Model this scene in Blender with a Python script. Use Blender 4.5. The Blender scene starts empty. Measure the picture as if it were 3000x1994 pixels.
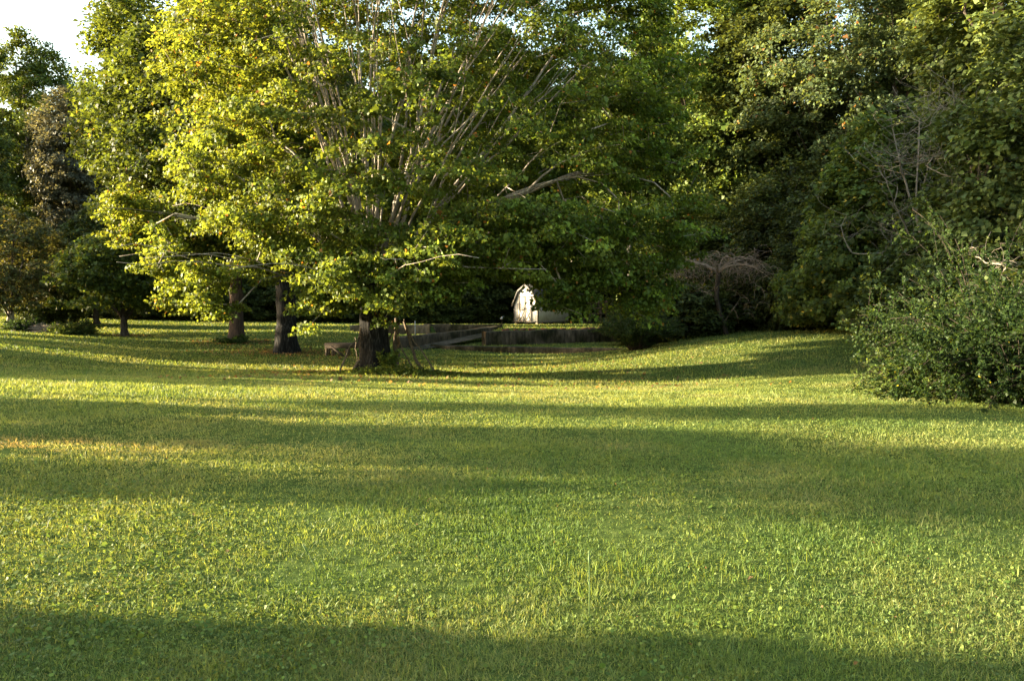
import bpy, math, random
import numpy as np
from mathutils import Vector
R = math.radians
rng = np.random.default_rng(7)
scene = bpy.context.scene
col = scene.collection

# ------------------------------------------------------------------ camera
F, HOR, W, H = 768.0, 300.0, 1024, 680
CAMZ = 1.65
cam = bpy.data.cameras.new('camera'); co = bpy.data.objects.new('camera', cam); col.objects.link(co)
cam.sensor_width = 36.0; cam.lens = 27.0; cam.clip_start = 0.1; cam.clip_end = 2000
PITCH = math.atan((340 - HOR) / F)
co.location = (0, 0, CAMZ); co.rotation_euler = (math.pi / 2 - PITCH, 0, 0)
scene.camera = co

def pt(px, row, d):
    """survey helper: a sight line from the photographer, d metres out -> world point"""
    return np.array([(px - 512) / F * d, d, CAMZ - (row - HOR) / F * d])

# ------------------------------------------------------------------ noise
def _h(ix, iy, iz, s):
    n = (ix * 374761393 + iy * 668265263 + iz * 2147483647 + s * 1274126177) & 0xffffffff
    n = ((n ^ (n >> 13)) * 1274126177) & 0xffffffff
    n = (n ^ (n >> 16)) & 0xffffffff
    n = (n * 2246822519) & 0xffffffff
    return ((n ^ (n >> 15)) & 0xffff) / 65535.0
def noise2(x, y, s=0):
    x = np.asarray(x, float); y = np.asarray(y, float)
    ix = np.floor(x).astype(np.int64); iy = np.floor(y).astype(np.int64)
    fx = x - ix; fy = y - iy
    fx = fx * fx * (3 - 2 * fx); fy = fy * fy * (3 - 2 * fy)
    a = _h(ix, iy, 0, s); b = _h(ix + 1, iy, 0, s); c = _h(ix, iy + 1, 0, s); d = _h(ix + 1, iy + 1, 0, s)
    return (a * (1 - fx) + b * fx) * (1 - fy) + (c * (1 - fx) + d * fx) * fy
def noise3(p, s=0):
    p = np.asarray(p, float)
    i = np.floor(p).astype(np.int64); f = p - i; f = f * f * (3 - 2 * f)
    r = 0
    for dx in (0, 1):
        for dy in (0, 1):
            for dz in (0, 1):
                w = (f[..., 0] if dx else 1 - f[..., 0]) * (f[..., 1] if dy else 1 - f[..., 1]) * (f[..., 2] if dz else 1 - f[..., 2])
                r = r + w * _h(i[..., 0] + dx, i[..., 1] + dy, i[..., 2] + dz * 7, s)
    return r
def fbm2(x, y, s=0, o=3):
    r = 0; a = .5; t = 0
    for k in range(o):
        r = r + a * noise2(x * 2 ** k, y * 2 ** k, s + k); t += a; a *= .5
    return r / t

# ------------------------------------------------------------------ materials
def newmat(name):
    m = bpy.data.materials.new(name); m.use_nodes = True
    nt = m.node_tree; nt.nodes.clear()
    out = nt.nodes.new('ShaderNodeOutputMaterial')
    return m, nt, out
def N(nt, t, **kw):
    n = nt.nodes.new(t)
    for k, v in kw.items():
        if k in n.inputs: n.inputs[k].default_value = v
        else: setattr(n, k, v)
    return n
def leaf_material(name, trans=.4, rough=.5, spec=.3, vary=.25, tint=(1, 1, 1), tb=1.25):
    m, nt, out = newmat(name); L = nt.links.new
    at = N(nt, 'ShaderNodeAttribute', attribute_name='tone')
    oi = N(nt, 'ShaderNodeObjectInfo')
    mr = N(nt, 'ShaderNodeMapRange'); mr.inputs['To Min'].default_value = 1 - vary; mr.inputs['To Max'].default_value = 1 + vary
    L(oi.outputs['Random'], mr.inputs['Value'])
    mu = N(nt, 'ShaderNodeVectorMath', operation='SCALE'); L(at.outputs['Color'], mu.inputs[0]); L(mr.outputs[0], mu.inputs['Scale'])
    mt = N(nt, 'ShaderNodeVectorMath', operation='MULTIPLY'); L(mu.outputs[0], mt.inputs[0]); mt.inputs[1].default_value = tint
    p = N(nt, 'ShaderNodeBsdfPrincipled', Roughness=rough); p.inputs['Specular IOR Level'].default_value = spec
    L(mt.outputs[0], p.inputs['Base Color'])
    tr = N(nt, 'ShaderNodeBsdfTranslucent')
    m2 = N(nt, 'ShaderNodeVectorMath', operation='MULTIPLY'); L(mt.outputs[0], m2.inputs[0]); m2.inputs[1].default_value = (1.25 * tb, 1.05 * tb, .5 * tb)
    L(m2.outputs[0], tr.inputs['Color'])
    mx = N(nt, 'ShaderNodeMixShader', Fac=trans); L(p.outputs[0], mx.inputs[1]); L(tr.outputs[0], mx.inputs[2])
    L(mx.outputs[0], out.inputs['Surface'])
    return m
def noisy_material(name, ramp, scale=(1, 1, 1), detail=6, nscale=4.0, rough=.9, bump=.3, bdist=.02, spec=.2, coords='Object', second=None):
    m, nt, out = newmat(name); L = nt.links.new
    tc = N(nt, 'ShaderNodeTexCoord'); mp = N(nt, 'ShaderNodeMapping'); mp.inputs['Scale'].default_value = scale
    L(tc.outputs[coords], mp.inputs['Vector'])
    no = N(nt, 'ShaderNodeTexNoise', Scale=nscale, Detail=detail, Roughness=.65); L(mp.outputs[0], no.inputs['Vector'])
    cr = N(nt, 'ShaderNodeValToRGB'); L(no.outputs['Fac'], cr.inputs['Fac'])
    e = cr.color_ramp.elements
    while len(e) < len(ramp): e.new(.5)
    for k, (pos, c) in enumerate(ramp):
        e[k].position = pos; e[k].color = (*c, 1)
    cout = cr.outputs['Color']
    if second:   # large blotches: (scale, dark multiplier colour, lo, hi)
        n2 = N(nt, 'ShaderNodeTexNoise', Scale=second[0], Detail=4); L(tc.outputs[coords], n2.inputs['Vector'])
        r2 = N(nt, 'ShaderNodeMapRange'); r2.inputs['From Min'].default_value = second[2]; r2.inputs['From Max'].default_value = second[3]
        L(n2.outputs['Fac'], r2.inputs['Value'])
        mm = N(nt, 'ShaderNodeMix', data_type='RGBA', blend_type='MULTIPLY')
        L(r2.outputs[0], mm.inputs['Factor']); L(cout, mm.inputs[6]); mm.inputs[7].default_value = (*second[1], 1)
        cout = mm.outputs[2]
    p = N(nt, 'ShaderNodeBsdfPrincipled', Roughness=rough); p.inputs['Specular IOR Level'].default_value = spec
    L(cout, p.inputs['Base Color'])
    b = N(nt, 'ShaderNodeBump', Strength=bump, Distance=bdist); L(no.outputs['Fac'], b.inputs['Height']); L(b.outputs[0], p.inputs['Normal'])
    L(p.outputs[0], out.inputs['Surface'])
    return m
M = {}
M['leaf'] = leaf_material('maple_leaf', .48, .55, .2, .1)
M['leaf_wood'] = leaf_material('wood_leaf', .38, .55, .2, .3)
M['grass'] = leaf_material('grass_blade', .42, .55, .2, 0)
M['clover'] = leaf_material('clover_leaf', .38, .55, .15, 0)
M['bark_dark'] = noisy_material('furrowed_bark', [(.42, (.005, .0045, .004)), (.54, (.016, .014, .0125)), (.63, (.05, .044, .039)), (.8, (.15, .137, .125))], (7, 7, .9), 8, 3.0, .95, 1.0, .06, second=(1.3, (.45, .45, .45), .45, .65))
M['bark_pale'] = noisy_material('pale_branch_bark', [(.3, (.09, .075, .06)), (.5, (.24, .2, .165)), (.7, (.42, .37, .31))], (4, 4, 1.2), 6, 2.2, .9, .5, .02)
M['bark_brown'] = noisy_material('brown_bark', [(.3, (.018, .014, .011)), (.55, (.05, .038, .029)), (.75, (.11, .085, .066))], (4, 4, .8), 7, 3.0, .95, .8, .04)
M['bark_grey'] = noisy_material('grey_bark', [(.3, (.05, .045, .04)), (.55, (.12, .105, .095)), (.75, (.2, .18, .16))], (4, 4, 1), 6, 2.5, .95, .6, .02)
M['bark_red'] = noisy_material('reddish_bark', [(.3, (.025, .016, .012)), (.55, (.075, .047, .034)), (.75, (.14, .09, .066))], (5, 5, .5), 7, 3.0, .95, .9, .05)
M['twig_dead'] = noisy_material('dead_twig', [(.3, (.14, .1, .07)), (.6, (.32, .235, .17)), (.8, (.44, .35, .28))], (3, 3, 3), 4, 2.0, .9, .3, .01)
M['twig_grey'] = noisy_material('grey_twig', [(.3, (.1, .085, .065)), (.6, (.24, .2, .16)), (.8, (.36, .31, .26))], (3, 3, 3), 4, 2.0, .9, .3, .01)
M['stick'] = noisy_material('dry_stick', [(.3, (.04, .03, .021)), (.55, (.12, .086, .056)), (.75, (.22, .17, .115))], (3, 3, 3), 6, 4.0, .9, .5, .01)
M['soil'] = noisy_material('lawn_thatch', [(.25, (.025, .034, .011)), (.5, (.06, .085, .022)), (.75, (.11, .135, .04))], (1, 1, 1), 10, 9.0, 1.0, .6, .03, 0, second=(.35, (.75, .7, .6), .4, .7))
M['concrete'] = noisy_material('stained_concrete', [(.25, (.04, .032, .022)), (.45, (.13, .1, .07)), (.6, (.24, .18, .125)), (.8, (.36, .28, .2))], (1.6, 1.6, .45), 8, 2.0, .95, .5, .03, second=(.8, (.3, .3, .22), .42, .62))
M['wall_dark'] = noisy_material('mossy_shaded_wall', [(.25, (.014, .012, .008)), (.45, (.055, .041, .026)), (.62, (.125, .09, .06)), (.8, (.23, .17, .118))], (1.8, 1.8, .6), 9, 2.4, .98, .9, .05, second=(.9, (.3, .36, .2), .42, .62))  # terrace concrete with shade put into its colour, plus greenish blotches
M['white_board'] = noisy_material('weathered_white_paint', [(.25, (.3, .275, .25)), (.5, (.44, .415, .39)), (.75, (.54, .52, .5))], (6, 6, .7), 6, 3.0, .7, .2, .005, second=(1.5, (.8, .77, .74), .45, .7))
M['shed_trim'] = noisy_material('grey_trim', [(.3, (.1, .085, .07)), (.7, (.22, .195, .17))], (3, 3, 1), 5, 5.0, .8, .2, .004)
M['shingle'] = noisy_material('dark_shingle', [(.3, (.02, .02, .022)), (.7, (.07, .065, .065))], (1, 1, 1), 6, 12.0, .95, .5, .01)
M['old_wood'] = noisy_material('old_dark_timber', [(.3, (.025, .018, .013)), (.6, (.08, .058, .042)), (.8, (.15, .115, .09))], (2, 2, 8), 6, 3.0, .95, .5, .01)
M['metal'] = noisy_material('galvanised_metal', [(.3, (.25, .26, .27)), (.7, (.5, .51, .52))], (1, 1, 1), 3, 8.0, .5, .1, .002)
M['stem'] = noisy_material('green_stem', [(.3, (.06, .1, .03)), (.7, (.12, .16, .05))], (1, 1, 1), 3, 8.0, .6, .1, .002)
M['brick'] = noisy_material('old_brick', [(.3, (.09, .035, .022)), (.7, (.22, .09, .06))], (1, 1, 1), 5, 6.0, .95, .4, .01)

# ------------------------------------------------------------------ object helpers
def tag(o, label=None, cat=None, group=None, kind=None):
    if label: o['label'] = label
    if cat: o['category'] = cat
    if group: o['group'] = group
    if kind: o['kind'] = kind
    return o
def thing(name, label, cat, loc=(0, 0, 0), rz=0, group=None):
    o = bpy.data.objects.new(name, None); col.objects.link(o)
    o.location = tuple(float(v) for v in loc); o.rotation_euler = (0, 0, rz); o.empty_display_size = .2
    return tag(o, label, cat, group)
def mesh_np(name, V, faces_flat, starts, mat, parent=None, tone=None, smooth=False):
    """V (n,3), flat loop indices, loop starts -> one mesh object"""
    me = bpy.data.meshes.new(name)
    V = np.ascontiguousarray(V, np.float32)
    me.vertices.add(len(V)); me.vertices.foreach_set('co', V.ravel())
    me.loops.add(len(faces_flat)); me.loops.foreach_set('vertex_index', np.ascontiguousarray(faces_flat, np.int32))
    me.polygons.add(len(starts)); me.polygons.foreach_set('loop_start', np.ascontiguousarray(starts, np.int32))
    if tone is not None:
        a = me.attributes.new('tone', 'FLOAT_COLOR', 'POINT')
        c = np.ones((len(V), 4), np.float32); c[:, :3] = tone
        a.data.foreach_set('color', c.ravel())
    me.update(calc_edges=True)
    if smooth: me.polygons.foreach_set('use_smooth', np.ones(len(starts), bool))
    me.materials.append(mat)
    o = bpy.data.objects.new(name, me); col.objects.link(o)
    if parent: o.parent = parent
    return o
class Geo:
    """collects polygons for ONE mesh"""
    def __init__(s): s.V = []; s.F = []; s.n = 0
    def add(s, V, F):
        V = np.asarray(V, float); s.V.append(V); s.F += [[i + s.n for i in f] for f in F]; s.n += len(V)
    def box(s, c, size, rz=0, M3=None, bev=0):
        x, y, z = [v / 2 for v in size]; c = np.asarray(c, float)
        if bev:
            b = bev; P = []
            for zz, k in ((-z, b), (-z + b, 0), (z - b, 0), (z, b)):
                P += [(-x + k, -y + k, zz), (x - k, -y + k, zz), (x - k, y - k, zz), (-x + k, y - k, zz)]
            Fc = [[3, 2, 1, 0], [12, 13, 14, 15]]
            for r in range(3):
                for q in range(4):
                    Fc.append([r * 4 + q, r * 4 + (q + 1) % 4, r * 4 + 4 + (q + 1) % 4, r * 4 + 4 + q])
        else:
            P = [(-x, -y, -z), (x, -y, -z), (x, y, -z), (-x, y, -z), (-x, -y, z), (x, -y, z), (x, y, z), (-x, y, z)]
            Fc = [[3, 2, 1, 0], [4, 5, 6, 7], [0, 1, 5, 4], [1, 2, 6, 5], [2, 3, 7, 6], [3, 0, 4, 7]]
        P = np.array(P)
        if M3 is not None: P = P @ np.asarray(M3).T
        ca, sa = math.cos(rz), math.sin(rz)
        P = P @ np.array([[ca, sa, 0], [-sa, ca, 0], [0, 0, 1]])
        s.add(P + c, Fc)
    def bar(s, a, b, w, h=None, bev=0):
        """box beam from a to b"""
        a = np.asarray(a, float); b = np.asarray(b, float); h = h or w
        d = b - a; Ln = np.linalg.norm(d); z = d / Ln
        up = np.array([0, 0, 1.]) if abs(z[2]) < .95 else np.array([1., 0, 0])
        x = np.cross(up, z); x /= np.linalg.norm(x); y = np.cross(z, x)
        s.box((a + b) / 2, (w, h, Ln), M3=np.stack([x, y, z], 1), bev=bev)
    def build(s, name, mat, parent=None, smooth=False):
        V = np.concatenate(s.V); fl = []; st = []
        for f in s.F: st.append(len(fl)); fl += f
        return mesh_np(name, V, np.array(fl), np.array(st), mat, parent, smooth=smooth)

def tube(geo, P, rad, k=6, cap=True, wob=0, seed=0):
    P = np.asarray(P, float); n = len(P); rad = np.broadcast_to(np.asarray(rad, float), (n,))
    T = np.gradient(P, axis=0); T /= np.linalg.norm(T, axis=1)[:, None] + 1e-9
    ref = np.array([1., 0, 0]) if abs(T[0][0]) < .8 else np.array([0, 1., 0])
    X = np.cross(T, ref); X /= np.linalg.norm(X, axis=1)[:, None] + 1e-9; Y = np.cross(T, X)
    a = np.arange(k) * 2 * math.pi / k
    rr = rad[:, None] * np.ones((1, k))
    if wob: rr = rr * (1 + wob * (np.random.default_rng(seed).random((n, k)) - .5))
    V = P[:, None, :] + rr[:, :, None] * (np.cos(a)[None, :, None] * X[:, None, :] + np.sin(a)[None, :, None] * Y[:, None, :])
    Fc = []
    for i in range(n - 1):
        for j in range(k):
            j2 = (j + 1) % k
            Fc.append([i * k + j, i * k + j2, (i + 1) * k + j2, (i + 1) * k + j])
    if cap: Fc.append([(n - 1) * k + j for j in range(k)]); Fc.append([j for j in range(k)][::-1])
    geo.add(V.reshape(-1, 3), Fc)

def leaves_mesh(name, C, Nn, D, S, tone, mat, parent=None, aspect=.42, fold=.16):
    """one folded four-cornered leaf blade per row"""
    D = D - Nn * np.sum(D * Nn, 1)[:, None]; D /= np.linalg.norm(D, axis=1)[:, None] + 1e-9
    B = np.cross(Nn, D); S = S[:, None]
    V = np.stack([C - D * S * .5, C + B * S * aspect + Nn * S * fold - D * S * .08, C + D * S * .5, C - B * S * aspect + Nn * S * fold - D * S * .08], 1)
    n = len(C)
    return mesh_np(name, V.reshape(-1, 3), np.arange(n * 4), np.arange(n) * 4, mat, parent, tone=np.repeat(tone, 4, 0))
def unit(v): return v / (np.linalg.norm(v, axis=-1)[..., None] + 1e-9)

# ------------------------------------------------------------------ terrain
CTRL = [(0, -10, .1), (-12, 0, .15), (12, 0, .1), (0, 3, 0), (-4, 5, .02), (5, 5, 0), (0, 8, -.02), (-7, 9, .05), (8, 9, 0), (-40, 5, .3), (40, 5, .6), (-30, -25, .3), (30, -25, .3)]
for a in [(0, 380, 15.5), (160, 384, 15.5), (400, 390, 16), (0, 371, 23), (120, 373, 24), (171, 362, 31), (0, 345, 31), (0, 335, 40), (171, 349, 39), (375, 373, 27), (300, 353, 37), (236, 341, 43), (124, 336, 48),
          (11, 329, 51), (75, 333, 48), (96, 323, 61), (48, 322, 59), (450, 354, 40), (394, 348, 42), (560, 365, 32), (600, 354, 39), (600, 372, 26), (636, 350, 38), (700, 345, 33),
          (725, 334, 40), (700, 383, 22), (850, 372, 20), (868, 335, 30), (868, 330, 36), (800, 392, 16), (1000, 411, 11.9), (900, 401, 13), (520, 392, 17), (1024, 390, 20)]:
    CTRL.append(tuple(pt(*a)))
CTRL += [(-13, 54, -.45), (-20, 70, -.3), (-5, 80, -.5), (8, 70, -.4), (14, 52, -.1), (30, 35, .8), (40, 55, 1.2), (25, 65, .4), (20, 90, 0), (-30, 95, 0), (-60, 50, .3), (-60, 100, .5), (60, 100, 1.5), (0, 110, .3)]
CTRL = np.array(CTRL)
def _tps(r2): return .5 * r2 * np.log(r2 + 1e-9)
_P = CTRL[:, :2] / 20.0; _n = len(_P)
_K = _tps(((_P[:, None] - _P[None]) ** 2).sum(-1)) + np.eye(_n) * .01
_A = np.zeros((_n + 3, _n + 3)); _A[:_n, :_n] = _K; _A[:_n, _n] = 1; _A[:_n, _n + 1:] = _P; _A[_n, :_n] = 1; _A[_n + 1:, :_n] = _P.T
_w = np.linalg.solve(_A, np.concatenate([CTRL[:, 2], np.zeros(3)]))
def base_z(x, y):
    x = np.asarray(x, float); y = np.asarray(y, float); sh = x.shape
    q = np.stack([x.ravel(), y.ravel()], 1) / 20.0
    z = np.empty(len(q))
    for i in range(0, len(q), 40000):
        qq = q[i:i + 40000]
        z[i:i + 40000] = _tps(((qq[:, None] - _P[None]) ** 2).sum(-1)) @ _w[:_n] + _w[_n] + qq @ _w[_n + 1:]
    z = z.reshape(sh)
    r = np.hypot(x, y - 40); k = np.clip((r - 75) / 50, 0, 1); k = k * k * (3 - 2 * k)
    return z * (1 - k) + .4 * k
# retaining walls in plan (front line) and the terraces they hold
WALL_UP = [(-1.5, 43.9), (6.4, 48.0), (12.0, 50.2)]                  # right upper wall
WALL_LOW = [(-4.6, 43.2), (0.0, 41.4), (5.6, 40.2), (8.4, 40.0)]      # low wall
WALL_DIAG = [(-6.2, 42.2), (-0.75, 52.2)]                             # wall along the ramp
WALL_LEFT = [(-11.4, 54.0), (-5.8, 54.0)]; WALL_LEFT2 = [(-5.8, 55.6), (-0.75, 55.4)]
def inside(px, py, poly):
    r = np.zeros(px.shape, bool); n = len(poly)
    for i in range(n):
        x1, y1 = poly[i]; x2, y2 = poly[(i + 1) % n]
        c = ((y1 > py) != (y2 > py)) & (px < (x2 - x1) * (py - y1) / (y2 - y1 + 1e-12) + x1)
        r ^= c
    return r
U1 = [(-1.3, 44.3), (6.4, 48.3), (12.2, 50.5), (12.2, 72), (-11.6, 72), (-11.6, 54.3), (-5.7, 54.3), (-5.6, 55.9), (-0.6, 55.7), (-0.6, 52)]
T1 = [(-4.4, 43.5), (0.0, 41.7), (5.6, 40.5), (8.4, 40.3), (12.2, 50.1), (6.4, 48.2), (-1.4, 44.1)]
T2 = [(-11.8, 47), (-6.4, 42.6), (-0.9, 52.5), (-0.7, 55.6), (-11.6, 55.8)]
def ground_z(x, y):
    x = np.asarray(x, float); y = np.asarray(y, float)
    z = base_z(x, y)
    u = inside(x, y, U1); t1 = inside(x, y, T1); t2 = inside(x, y, T2)
    k = np.clip((y - 62) / 10, 0, 1)
    z = np.where(u, (-.17 - .012 * np.maximum(y - 50, 0)) * (1 - k) + z * k, z)
    z = np.where(t1 & ~u, -.93 + .0 * y, z)
    kx = np.clip((x + 11.8) / 4, 0, 1)
    z = np.where(t2 & ~u & ~t1, (-.72) * kx + z * (1 - kx), z)
    return z
def gz(x, y): return float(ground_z(np.array([float(x)]), np.array([float(y)]))[0])
def axis(parts):
    a = []
    for lo, hi, st in parts: a += list(np.arange(lo, hi, st))
    return np.array(a)
gx = axis([(-600, -100, 50), (-100, -40, 5), (-40, -14, 1), (-14, 14, .25), (14, 40, 1), (40, 100, 5), (100, 601, 50)])
gy = axis([(-600, -100, 50), (-100, -10, 5), (-10, 38, .5), (38, 58, .25), (58, 90, 1), (90, 150, 5), (150, 901, 50)])
GX, GY = np.meshgrid(gx, gy)
GZ = ground_z(GX, GY) + .03 * (fbm2(GX * .9, GY * .9, 3) - .5) * (np.hypot(GX, GY) < 90)
nx, ny = len(gx), len(gy)
idx = np.arange(nx * ny).reshape(ny, nx)
Q = np.stack([idx[:-1, :-1], idx[:-1, 1:], idx[1:, 1:], idx[1:, :-1]], -1).reshape(-1, 4)
g = mesh_np('ground', np.stack([GX, GY, GZ], -1).reshape(-1, 3), Q.ravel(), np.arange(len(Q)) * 4, M['soil'], smooth=True)
tag(g, 'grassy lawn ground dipping to a swale before the terraces', kind='structure')

# ------------------------------------------------------------------ light
SUN_AZ = np.array([-1.0, .1]); SUN_AZ /= np.linalg.norm(SUN_AZ); ELEV = R(10)
sd = np.array([SUN_AZ[0] * math.cos(ELEV), SUN_AZ[1] * math.cos(ELEV), math.sin(ELEV)])
sl = bpy.data.lights.new('sun', 'SUN'); so = bpy.data.objects.new('sun', sl); col.objects.link(so)
sl.energy = 5.0; sl.angle = R(.5); sl.color = (1.0, .86, .58)
so.rotation_euler = Vector(tuple(sd)).to_track_quat('Z', 'Y').to_euler(); so.location = (-40, 0, 40)
wd = bpy.data.worlds.new('World'); scene.world = wd; wd.use_nodes = True
nt = wd.node_tree; bg = nt.nodes['Background']
sk = nt.nodes.new('ShaderNodeTexSky'); sk.sky_type = 'NISHITA'; sk.sun_disc = False
sk.sun_elevation = ELEV; sk.sun_rotation = math.atan2(sd[0], sd[1]); sk.air_density = 1.0; sk.dust_density = 1.5; sk.ozone_density = 1.0
wt = nt.nodes.new('ShaderNodeVectorMath'); wt.operation = 'MULTIPLY'; wt.inputs[1].default_value = (1.06, 1.0, .84)   # warm white-balance tint on the sky, to warm the shaded areas
nt.links.new(sk.outputs[0], wt.inputs[0]); nt.links.new(wt.outputs[0], bg.inputs['Color']); bg.inputs['Strength'].default_value = .12
scene.view_settings.view_transform = 'Standard'; scene.view_settings.look = 'None'; scene.view_settings.exposure = 0
scene.cycles.film_exposure = 8.2   # a longer exposure, as the low evening light needs
scene.cycles.max_bounces = 6; scene.cycles.diffuse_bounces = 4; scene.cycles.transmission_bounces = 4; scene.cycles.glossy_bounces = 2
scene.cycles.sample_clamp_indirect = .7
scene.cycles.use_adaptive_sampling = False
scene.cycles.use_denoising = True

# ------------------------------------------------------------------ trees
class Skel:
    def __init__(s): s.P = []; s.par = []; s.tip = []
    def node(s, p, par): s.P.append(np.asarray(p, float)); s.par.append(par); return len(s.P) - 1
    def chain(s, pts, par):
        ids = []
        for p in pts: par = s.node(p, par); ids.append(par)
        return ids
    def radii(s, rtip, rbase, ex=2.2):
        n = len(s.P); a = np.zeros(n); ch = [0] * n
        for p in s.par:
            if p >= 0: ch[p] += 1
        r = np.zeros(n)
        for i in range(n - 1, -1, -1):
            if ch[i] == 0: a[i] = rtip ** ex
            if s.par[i] >= 0: a[s.par[i]] += a[i]
        r = a ** (1 / ex)
        k = math.log(rbase / rtip) / max(math.log(max(r[0], rtip * 1.01) / rtip), 1e-6)
        return rtip * (r / rtip) ** k
def limb(p0, az, el0, el1, L, n, rg, wig=.11):
    P = [np.asarray(p0, float)]; st = L / n; a = az
    for i in range(n):
        t = i / max(n - 1, 1); e = el0 + (el1 - el0) * t
        a += rg.normal(0, wig); e += rg.normal(0, wig * .7)
        P.append(P[-1] + st * np.array([math.cos(e) * math.cos(a), math.cos(e) * math.sin(a), math.sin(e)]))
    return P[1:]
def attach(sk, targets, rg, step=.6, sag=.06, axis_xy=(0, 0), start=0, up=.5):
    """each foliage spray grows a shoot from the nearest suitable wood"""
    PN = np.zeros((len(sk.P) + len(targets) * 14, 3)); n = len(sk.P); PN[:n] = np.array(sk.P)
    d0 = np.array([np.min(((PN[start:n] - t) ** 2).sum(1)) for t in targets])
    tips = []
    for i in np.argsort(d0):
        t = targets[i]; v = t - PN[start:n]; d = np.sqrt((v ** 2).sum(1)) + 1e-6
        out = PN[start:n] - np.array([axis_xy[0], axis_xy[1], 0]); out[:, 2] = up * np.abs(out[:, 2]) * .3 + .3
        out = unit(out); c = (out * v).sum(1) / d
        j = int(np.argmin(d * (1.55 - .75 * c))) + start
        a = PN[j]; L = np.linalg.norm(t - a); m = max(1, int(L / step))
        m = min(m, 12)
        par = j; bend = rg.normal(0, .085 * L, 3)
        for q in range(1, m + 1):
            f = q / m
            p = a + (t - a) * f + (np.array([0, 0, sag * L]) + bend) * math.sin(math.pi * f) + (rg.normal(0, .1 * L / m + .015, 3) if q < m else 0)
            par = sk.node(p, par); PN[n] = p; n += 1
        tips.append(par)
    return tips
def wood_mesh(sk, rad, name, mat, parent, kmax=9, skip=None, rmin=0):
    P = sk.P; n = len(P); ch = [[] for _ in range(n)]
    for i, p in enumerate(sk.par):
        if p >= 0: ch[p].append(i)
    ge = Geo(); stack = [(0, None)]
    while stack:
        i, pp = stack.pop(); c = [] if pp is None else [pp]
        first_r = None
        chain = list(c)
        while True:
            chain.append(i)
            k = sorted(ch[i], key=lambda q: -rad[q])
            if not k: break
            for q in k[1:]: stack.append((q, i))
            i = k[0]
        pts = np.array([P[q] for q in chain]); rr = np.array([rad[q] for q in chain])
        if pp is not None: rr[0] = min(rr[0], rr[1] * 1.15)
        if skip and chain[0] in skip:   # trunk is built apart
            cut = [x for x in range(len(chain)) if chain[x] not in skip]
            if not cut: continue
            s0 = max(cut[0] - 1, 0); pts = pts[s0:]; rr = rr[s0:]
        if len(pts) < 2 or rr.max() < rmin: continue
        k = int(np.clip(3 + rr.max() * 40, 3, kmax))
        tube(ge, pts, rr, k)
    return ge.build(name, mat, parent, smooth=True)
def trunk_mesh(name, pts, rad, mat, parent, k=28, flare=.5, rough=.12, seed=0, buttress=5):
    pts = np.asarray(pts, float); n = len(pts)
    # resample
    s = np.concatenate([[0], np.cumsum(np.linalg.norm(np.diff(pts, axis=0), axis=1))]); m = max(int(s[-1] / .12), 4)
    u = np.linspace(0, s[-1], m); P = np.stack([np.interp(u, s, pts[:, q]) for q in range(3)], 1); rr = np.interp(u, s, rad)
    a = np.arange(k) * 2 * math.pi / k
    rg = np.random.default_rng(seed); ph = rg.random() * 6
    hz = P[:, 2] - P[0, 2]
    fl = flare * np.exp(-hz / (rr[0] * 1.1))
    rad2 = rr[:, None] * (1 + fl[:, None] * (1 + .45 * np.cos(buttress * a + ph)[None]))
    A, U = np.meshgrid(a, u)
    nz = noise3(np.stack([np.cos(A) * 5, np.sin(A) * 5, U * 1.1], -1), seed) - .5
    nz2 = noise3(np.stack([np.cos(A) * 1.6, np.sin(A) * 1.6, U * .8], -1), seed + 5) - .5
    rad2 = rad2 * (1 + rough * nz * 1.3 + rough * nz2 * 1.5)
    V = P[:, None, :] + rad2[..., None] * np.stack([np.cos(A), np.sin(A), 0 * A], -1)
    V[0, :, 2] -= .25
    ge = Geo(); Fc = []
    for i in range(m - 1):
        for j in range(k): Fc.append([i * k + j, i * k + (j + 1) % k, (i + 1) * k + (j + 1) % k, (i + 1) * k + j])
    Fc.append([(m - 1) * k + j for j in range(k)])
    ge.add(V.reshape(-1, 3), Fc)
    return ge.build(name, mat, parent, smooth=True)
def foliage(name, targets, center, rg, per, rad, flat, size, pal, mat, parent, warm=None, aspect=.42, droop=.35, outb=.5, upb=.6, jit=.3, sdev=.25, yellow=0):
    """leaf sprays: flattened, drooping clumps of separate leaves around each shoot end"""
    n = len(targets); cnt = rg.poisson(per, n); ii = np.repeat(np.arange(n), cnt); m = len(ii)
    T = targets[ii]; rs = (rg.random(n) * .7 + .65)[ii] * rad
    v = unit(rg.normal(size=(m, 3))) * (rg.random(m) ** (1 / 2.2))[:, None]
    off = v * rs[:, None]; rho = np.hypot(off[:, 0], off[:, 1])
    off[:, 2] = off[:, 2] * flat - droop * rho ** 2 / (rs + 1e-6)
    C = T + off
    out = unit(C - center)
    Nn = unit(out * outb + np.array([0, 0, upb]) + rg.normal(0, .55, (m, 3)))
    D = unit(unit(off + 1e-6) * .8 + out * .4 + np.array([0, 0, -.35]) + rg.normal(0, .4, (m, 3)))
    S = size * np.exp(rg.normal(0, sdev, m))
    pal = np.asarray(pal, float)
    w = rg.random(n)[ii] * .65 + rg.random(m) * .35
    if yellow: w = np.clip(w * .75 + yellow * (center[0] - C[:, 0]) + .08, 0, 1)   # sunlit yellow put into the leaf colour on the sunward side
    tone = pal[0] + (pal[1] - pal[0]) * w[:, None]
    tone *= np.exp(rg.normal(0, jit * .6, n))[ii][:, None] * np.exp(rg.normal(0, jit, m))[:, None]
    if warm is not None:   # fraction of turning leaves
        k = rg.random(m) < warm[0]; tone[k] = np.asarray(warm[1]) * (.7 + .6 * rg.random(k.sum()))[:, None]
    return leaves_mesh(name, C, Nn, D, S, np.clip(tone, .004, .8), mat, parent, aspect)
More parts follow.
